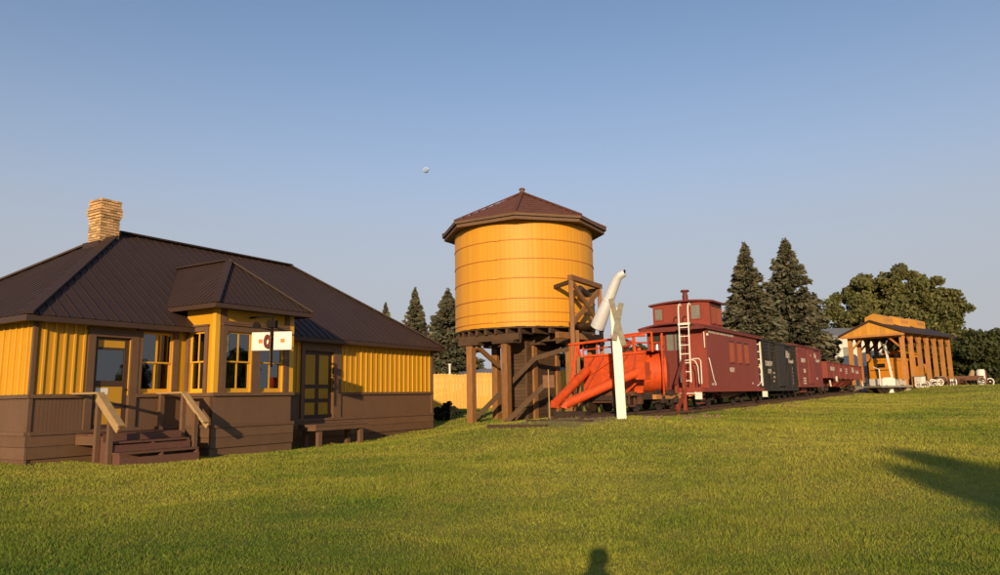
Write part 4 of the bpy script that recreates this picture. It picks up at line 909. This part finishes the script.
MB().box(-.68,-.622,-.5,SW+.5,4.55,4.74).build('barge_board', m_tim, shd)
for x in (.1, 3.7, 7.3):
    v = MB().prism([(x, SW/2-.75, 5.55), (x, SW/2+.75, 5.55), (x, SW/2+.75, 6.3), (x, SW/2, 6.62), (x, SW/2-.75, 6.3)], (2.2,0,0)).build('ridge_vent', m_gab, shd); MB().box(x+.3, x+1.9, SW/2-.77, SW/2-.752, 5.95, 6.2).build('louvre', m_tim, v)
# orange locomotive inside
lo = thing('steam_locomotive', 'orange yellow narrow gauge steam locomotive and tender parked inside the timber shelter', 'locomotive', (33.73, 60, 1.42), R(90-SH))
yc = SW/2+.1
MB().box(1.0, 4.0, yc-1.05, yc+1.05, .95, 2.55).box(.95, 4.05, yc-1.12, yc+1.12, 2.55, 2.75).build('tender', m_loco, lo); MB().box(.8, 4.1, yc-1.0, yc+1.0, .7, .95).build('tender_frame', m_iron, lo)
MB().box(1.3, 3.6, yc-.8, yc+.8, 2.75, 3.05).build('coal_load', m_bkp, lo)
MB().box(4.6, 6.4, yc-1.1, yc-1.04, 1.1, 3.2).box(4.6, 6.4, yc+1.04, yc+1.1, 1.1, 3.2).box(6.34, 6.4, yc-1.04, yc+1.04, 1.1, 3.2).build('cab', m_loco, lo); arc_roof(4.3, 6.7, 1.25, 3.22, .3).build('cab_roof', m_loco, lo, (0, yc, 0))
for y in (yc-1.115,): 
    for x in (4.8, 5.6): MB().box(x, x+.6, y, y+.012, 2.1, 2.9).build('cab_window', m_bkp, lo)
MB().cone((6.4, yc, 1.9), (10.4, yc, 1.9), .62, .55, 20).build('boiler', m_loco, lo, smooth=True); MB().cone((10.0, yc, 2.4), (10.0, yc, 3.5), .2, .3, 14).build('smokestack', m_bkp, lo); MB().cone((8.2, yc, 2.4), (8.2, yc, 2.95), .28, .24, 14).build('dome', m_loco, lo)
for x in (6.9, 8.1, 9.3):
    for y in (yc-.5, yc+.5): MB().cone((x, y-.06, .55), (x, y+.06, .55), .5, .5, 20).build('driving_wheel', m_iron, lo)
for x in (1.5, 2.2, 3.0, 3.6):
    for y in (yc-.5, yc+.5): MB().cone((x, y-.06, .38), (x, y+.06, .38), .33, .33, 16).build('wheel', m_iron, lo)
MB().box(.985, .999, yc-.95, yc+.95, 1.7, 1.76).box(.985, .999, yc-.3, yc+.3, 1.95, 2.3).build('lettering_panel', m_bkp, lo)
# odd museum pieces round the shelter
def sh(x, y, z=0):
    a = R(90-SH); X, Y = 33.73+math.cos(a)*x-math.sin(a)*y, 60+math.sin(a)*x+math.cos(a)*y; return (X, Y, g1(X, Y)+z)
lp = thing('leaning_crossbuck', 'white crossing sign with checkered top leaning inside the shelter front', 'sign', sh(-.9, .9), R(90-SH))
MB().beam((0,-.35,-.1), (0,.15,4.0), .12, .2, (1,0,0)).build('post', m_wht, lp); MB().beam((-.09,-.2,3.2), (-.09,.5,4.3), .03, .16, (1,0,0)).beam((-.12,.5,3.2), (-.12,-.15,4.3), .03, .16, (1,0,0)).build('blade', m_whtw, lp)
bs = MB().box(-.33,.33,-.06,.06,0,1.25).build('notice_board', m_wht, None, sh(-1.3, .9), (0,0,R(-20))); tag(bs, 'white upright notice board before the orange locomotive', 'board')
MB().box(-.28,.28,-.075,-.061,.6,1.15).build('notice', m_let, bs)
pc = thing('push_car', 'low flat push car loaded with pale grey machine parts near the gondola', 'push car', (32.0, 60.0, g1(32.0, 60.0)), R(20))
MB().box(-1.6,1.8,-1.0,1.0,.42,.58).build('deck', m_whtw, pc); truck(pc, -.8, wb_=.3); truck(pc, 1.0, wb_=.3)
MB().box(-1.2,.2,-.8,.5,.582,1.15).build('machine_part', m_wht, pc); MB().box(.4,1.5,-.7,.4,.582,.95).cone((.9,-.75,.9), (.9,.4,.9), .22, .22, 12).build('machine_part', m_conc, pc); white([(-1.55,-.9,.58), (-1.55,-.9,1.9), (-1.5,-.3,2.1)], pc, .05, m_wht, 'upright')
def wheelset(loc, mat, label, rz, r=.38):
    o = thing('wheelset', label, 'wheels', loc, rz)
    for s in (-.5, .5):
        w_ = MB().ring(r, 0, .045, 20); 
        for k in range(6): a = math.pi*k/3; w_.beam((0,0,0), (r*math.cos(a), r*math.sin(a), 0), .035, .035)
        w_.build('wheel', mat, o, (s, 0, r+.04), (0, R(90), 0))
    MB().cone((-.55,0,r+.04), (.55,0,r+.04), .05, .05, 8).build('axle', m_rust, o); return o
for i, (x, y) in enumerate(((.9,-.9), (2.4,-.7), (4.0,-.9), (5.7,-.8), (7.6,-.7), (9.5,-.9))):
    wheelset(sh(x, y), (m_wht, m_rust)[i % 2], ('white spoked cart wheels lined up along the shelter posts', 'rusty spoked cart wheels lined up along the shelter posts')[i % 2], R(20+37*i), rnd.uniform(.22,.34))['group'] = 'cart wheels along the shelter'
for i, (x, y, a, b_, h2, lb, mt) in enumerate(((-.5,2.6,.5,.35,.7,'pale square crate before the locomotive tender',m_wht), (-.9,3.4,.3,.5,.5,'low grey block beside the crate at the shelter front',m_conc), (1.6,-.5,.3,.3,.9,'narrow white upright box between the first shelter posts',m_wht), (4.9,-.5,.45,.3,.55,'wide pale box among the cart wheels by the shelter',m_wht), (6.7,-.4,.25,.3,.8,'tall rusty box among the cart wheels by the shelter',m_rust), (8.6,-.4,.4,.3,.6,'pale box at the far end of the shelter posts',m_wht))):
    mb = MB().box(-a,a,-b_,b_,0,h2).box(-a-.04,a+.04,-b_-.04,b_+.04,h2,h2+.06); o = thing('crate', lb, 'crate', sh(x, y), R(15*i)); MB().box(-a,a,-b_,b_,0,h2).build('box', mt, o); MB().box(-a-.04,a+.04,-b_-.04,b_+.04,h2+.001,h2+.06).build('lid', m_whtw, o)
wg = thing('farm_wagon', 'rusty low farm wagon with pale wheels on the lawn beside the hedge', 'wagon', (45.6, 70.6, g1(45.6,70.6)), R(5))
MB().box(-2.6,1.4,-.6,.6,.62,.75).box(-2.6,1.4,-.6,-.54,.75,1.05).build('bed', m_rust, wg); MB().beam((1.4,0,.6), (2.6,0,.35), .1, .1).build('drawbar', m_rust, wg)
for x in (-2.0, 1.0):
    for y in (-.72, .72):
        w_ = MB().ring(.42, 0, .05, 20)
        for k in range(6): a = math.pi*k/3; w_.beam((0,0,0), (.42*math.cos(a), .42*math.sin(a), 0), .04, .04)
        w_.build('wheel', m_whtw, wg, (x, y, .46), (R(90),0,0))
MB().cone((.3,-.2,.75), (.9,.2,1.5), .3, .2, 10).build('load', m_rawwood, wg)
fp = thing('white_tank', 'upright white tank with red stripe and pale wheel standing by the hedge', 'tank', (47.9, 71.8, g1(47.9,71.8)))
MB().tube([(0,0,0), (0,0,1.5), (0,0,1.68)], [.42,.42,.3], 18).build('drum', m_wht, fp, smooth=True); MB().prism([(.18,-.43,.1), (.36,-.36,.1), (.36,-.36,1.55), (.18,-.43,1.55)], (0,.06,0)).build('stripe', m_mar, fp)
w_ = MB().ring(.36, 0, .06, 20).cone((0,0,-.03), (0,0,.03), .1, .1, 10); w_.build('wheel', m_wht, fp, (.62, -.3, .42), (R(90), 0, 0))
# white building
wh = thing('white_building', 'white building with grey low roof behind the gondola and shelter', 'building', (38.6, 77.5, 1.4), R(6))
MB().box(-2.6,3.2,0,5,-.5,6.0).build('wall', m_bldw, wh); MB().prism([(-2.9,-.4,5.95), (-2.9,2.5,7.0), (-2.9,5.4,5.95), (-2.9,5.4,5.75), (-2.9,-.4,5.75)], (6.4,0,0)).build('roof', m_grey, wh)
MB().box(-2.6,3,-.8,-.02,1.7,2.6).build('porch', m_grey, wh)
for x in (-1.6, 1.0): MB().box(x,x+.7,-.03,.01,3.6,4.7).build('window', m_glass, wh)

# ------------------------------------------------------------------ trees and shrubs
sm = [spruce_mesh(11.2, 2.3, 3), spruce_mesh(11.2, 3.3, 9)]
def spr(x, y, top, lab, k, rz, wide=1.0, group=None):
    z = g1(x, y); o = tree('spruce_tree', lab, 'tree', (x, y, z-.1), sm[k], m_spruce, (10.6, .2), group=group, rz=rz); s = (top-z)/11.2; o.scale = (s*wide, s*wide, s); return o
spr(21.05, 60, 14.2, 'tall blue green spruce behind the stock car, the narrower of a pair', 0, .3, 1.4)
spr(27.8, 68, 16.2, 'tall blue green spruce behind the boxcar, the broader of a pair', 1, 2.1, 1.18)
spr(-4.43, 60, 10.7, 'broad spruce rising behind the fence, half hidden by the water tank', 1, 1.0, 1.3)
spr(-7.85, 65, 11.6, 'slim spruce behind the depot roof, its pointed top clear of the eave', 0, 4.0, 1.2)
spr(-11.7, 72, 11.2, 'spruce with only its tip showing over the depot roof', 0, 5.0, 1.1)
cm = crown_mesh([(0,0,7.5,4.6,4,3.6), (-4.4,0,7.4,2.6,3,2.8), (4.4,0,7.6,2.8,3,3.0), (-3.2,0,5.0,3.6,3,2.6), (4.2,0,4.6,3.2,3,2.8), (1.5,0,10.1,3.2,3,2.4), (-2.2,0,9.4,2.8,3,2.2), (0,0,3.6,6.0,3.5,2.8)], 5, 460, 230, .26, .3)
lim = [((0,0,3), (-3,0,6.5)), ((0,0,3.4), (3,.4,7)), ((0,0,4.5), (.5,-1,9.5)), ((0,0,4), (-1.5,1,8.6))]
o = tree('cottonwood_tree', 'large rounded cottonwood tree behind the orange timber shelter', 'tree', (47.0, 84, g1(47,84)), cm, m_cott, (8, .5), lim); o.scale = (1.13,1.1,1.14)
hm = crown_mesh([(-3,0,2.6,2.4,2,2.4), (0,0,2.9,2.4,2,2.6), (3,0,2.7,2.4,2,2.5), (1.5,0,1.2,3.5,2,1.4), (-2,0,1.2,3.5,2,1.4)], 11, 130, 240, .25, .02)
for i, (x, y, s) in enumerate(((47.6, 78.5, 1.12), (54.0, 79.0, 1.2), (62, 80, 1.25), (44.5, 86, .8), (71, 78, 1.3))):
    o = tree('hedge_bush', ('dense dark green bush in the hedge behind the white tank', 'dense dark green bush in the hedge row beside the white tank', 'dense dark green bush in the hedge row far past the tank', 'dark green bush behind the far end of the timber shelter', 'dense dark green bush at the far end of hedge')[i], 'bush', (x, y, g1(x, y)-.1), hm, m_hedge, (2.5, .12), [((0,0,1), (-2,0,2.6)), ((0,0,1), (2,0,2.6))], rz=.7*i); o.scale = (s,s,s)
for (x, y, s, lb) in ((11.6, 58, .75, 'leafy green bush seen between the water tower and the caboose'), (5.8, 60, .7, 'leafy green bush seen between the water tank legs')):
    o = tree('green_bush', lb, 'bush', (x, y, g1(x, y)-.1), hm, m_cott, (2.5, .12), [((0,0,1), (-2,0,2.6))], rz=x); o.scale = (s*.8, s, s*1.15)
ms = crown_mesh([(0,0,.34,.55,.5,.34), (.1,0,.62,.3,.3,.3), (-.3,0,.3,.35,.4,.3), (.35,.1,.32,.35,.4,.3)], 21, 60, 120, .10, .0)
tree('dark_shrub', 'small dark low shrub on the lawn between the depot and the tank', 'shrub', (-2.62, 33.0, g1(-2.62,33.0)-.02), ms, m_shrub, (.4, .03))
# trees behind the viewer: one throws the shadow at the right of the lawn, others are mirrored in the windows
o = tree('lawn_tree', 'leafy tree behind the viewpoint whose shadow falls on the right lawn', 'tree', (2.85, -25.4, 0), cm, m_cott, (8, .4), lim); o.scale = (.52,.52,.70); o.rotation_euler = (0,0,1.2)
for i, (x, y, s) in enumerate(((58, 20, .42), (66, 9, .52), (60, -4, .45), (70, 31, .55))):
    o = tree('cottonwood_tree', ('leafy tree across the lawn facing the depot windows', 'tall leafy tree across the lawn facing the depot windows', 'leafy tree at the near end of the row across the lawn', 'tallest leafy tree of the row across the lawn')[i], 'tree', (x, y, g1(x, y)), cm, m_cott, (8, .4), lim, rz=i); o.scale = (s,s,s)

# ------------------------------------------------------------------ moon
mo = bpy.data.meshes.new('moon'); import bmesh
bm = bmesh.new(); bmesh.ops.create_icosphere(bm, subdivisions=4, radius=8.6); bm.to_mesh(mo); bm.free(); mo.polygons.foreach_set('use_smooth', [True]*len(mo.polygons))
m_moon.node_tree.nodes['Principled BSDF'].inputs['Diffuse Roughness'].default_value = 1
o = place(mo, 'moon', m_moon, None, (-209.5, 2000, 658.1)); tag(o, 'pale small moon in the blue morning sky', 'moon')

# ------------------------------------------------------------------ photographer (only the shadow shows)
pr = thing('person', 'person in a blue shirt standing on the lawn and holding a camera up', 'person', (.0, -.42, 0))
def skin_body(name, verts, edges, mat, parent):
    m = bpy.data.meshes.new(name); m.from_pydata([v[:3] for v in verts], edges, []); o = place(m, name, mat, parent)
    md = o.modifiers.new('skin', 'SKIN'); md.use_smooth_shade = True
    for i, v in enumerate(verts): o.data.skin_vertices[0].data[i].radius = (v[3], v[4] if len(v) > 4 else v[3])
    o.data.skin_vertices[0].data[0].use_root = True
    s = o.modifiers.new('sub', 'SUBSURF'); s.levels = 1; s.render_levels = 2; return o
bv = [(0,0,.95,.17,.12), (0,-.01,1.15,.15,.11), (0,-.01,1.36,.17,.11), (0,0,1.46,.07,.07), (0,.02,1.54,.055,.055), (0,.04,1.62,.075,.09), (0,.035,1.70,.06,.075),
    (.09,0,.88,.09), (.10,.02,.5,.062), (.11,0,.10,.042), (.12,.12,.04,.04), (-.09,0,.88,.09), (-.10,.02,.5,.062), (-.11,0,.10,.042), (-.12,.12,.04,.04),
    (.19,0,1.40,.062), (.27,.06,1.17,.048), (.13,.24,1.40,.036), (.07,.28,1.47,.03), (-.19,0,1.40,.062), (-.27,.06,1.17,.048), (-.13,.24,1.40,.036), (-.07,.28,1.47,.03)]
be = [(0,1),(1,2),(2,3),(3,4),(4,5),(5,6),(0,7),(7,8),(8,9),(9,10),(0,11),(11,12),(12,13),(13,14),(2,15),(15,16),(16,17),(17,18),(2,19),(19,20),(20,21),(21,22)]
pbody = skin_body('body', bv, be, m_shirt, pr)
MB().tube([(0,.01,1.60), (0,.01,1.68), (0,.02,1.74), (0,.02,1.755)], [.095,.098,.07,.02], 14).build('hair', m_hair, pr, smooth=True)
for s in (-1, 1):
    for k in range(4): MB().tube([(s*.075, .27, 1.445+.02*k), (s*.062, .315, 1.448+.02*k), (s*.035, .325, 1.448+.02*k)], [.011,.010,.008], 6).build('finger', m_skin, pr, smooth=True)
    MB().tube([(s*.07,.26,1.44), (s*.045,.28,1.425), (s*.03,.27,1.42)], [.012,.011,.009], 6).build('thumb', m_skin, pr, smooth=True)
hc = thing('hand_camera', 'black hand held camera raised to the photographer\'s face', 'camera', (0, -.42, 0)); MB().box(-.065,.065,.225,.285,1.44,1.53).build('camera_body', m_bkp, hc); MB().cone((0,.285,1.48), (0,.34,1.48), .035, .035, 16).build('lens', m_bkp, hc)

# ------------------------------------------------------------------ lawn grass: one mass of short blades
rg = np.random.default_rng(2); parts = []
def blades(n, y0, y1, w0, hgt):
    # areal density falls with the square of distance from the viewpoint side of the lawn
    y = np.exp(rg.uniform(math.log(y0), math.log(y1), n)); x = rg.uniform(-1, 1, n)*(.80*y+1.2)
    return x, y
x, y = blades(860000, 4.8, 72, 0, 0)
a = R(30.73); lx = (x-DA[0])*math.sin(a)+(y-DA[1])*math.cos(a); ly = -(x-DA[0])*math.cos(a)+(y-DA[1])*math.sin(a)
keep = ~((lx > -.06) & (lx < Ld+.1) & (ly > -.03)) & ~((lx > BX0-.05) & (lx < BX1+.05) & (ly > -BP-.05) & (ly < .5)) & ~((lx > .95) & (lx < 3.05) & (ly > -1.9) & (ly < .2))
dx, dy = x-C0[0], y-C0[1]; toff = dx*TN[0]+dy*TN[1]; tal = dx*TU[0]+dy*TU[1]
bare = (np.abs(toff) < 1.05+rg.uniform(0, 1.5, len(x))*(.5+.5*np.sin(tal*1.3+np.sin(tal*.7)*2))) & (tal > -10.5) & (rg.uniform(0, 1, len(x)) < .93)
keep &= ~bare; x, y = x[keep], y[keep]; n = len(x); z = gz(x, y)
clump = .75+.5*np.sin(x*3.1+np.sin(y*2.3)*2)*np.sin(y*2.7+np.sin(x*1.9)*2)*.5+.25*np.sin(x*.8)*np.sin(y*.9)
sc = np.maximum(1, (y/9)**.95); wdt = .0047*sc*rg.uniform(.7, 1.4, n); hg = (.026+.024*rg.uniform(0, 1, n)**2)*np.clip(clump, .5, 1.3)*np.minimum(sc, 1.5)
th = rg.uniform(0, 2*np.pi, n); lean = rg.normal(size=(n, 2))*.5*hg[:, None]
V = np.stack([np.c_[x-np.cos(th)*wdt, y-np.sin(th)*wdt, z-.006], np.c_[x+np.cos(th)*wdt, y+np.sin(th)*wdt, z-.006], np.c_[x+lean[:, 0], y+lean[:, 1], z+hg]], 1).reshape(-1, 3)
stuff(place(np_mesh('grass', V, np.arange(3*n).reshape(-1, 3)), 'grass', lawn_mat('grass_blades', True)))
g = bpy.data.objects['grass']; tag(g, 'short mown green lawn grass covering the ground', 'grass')
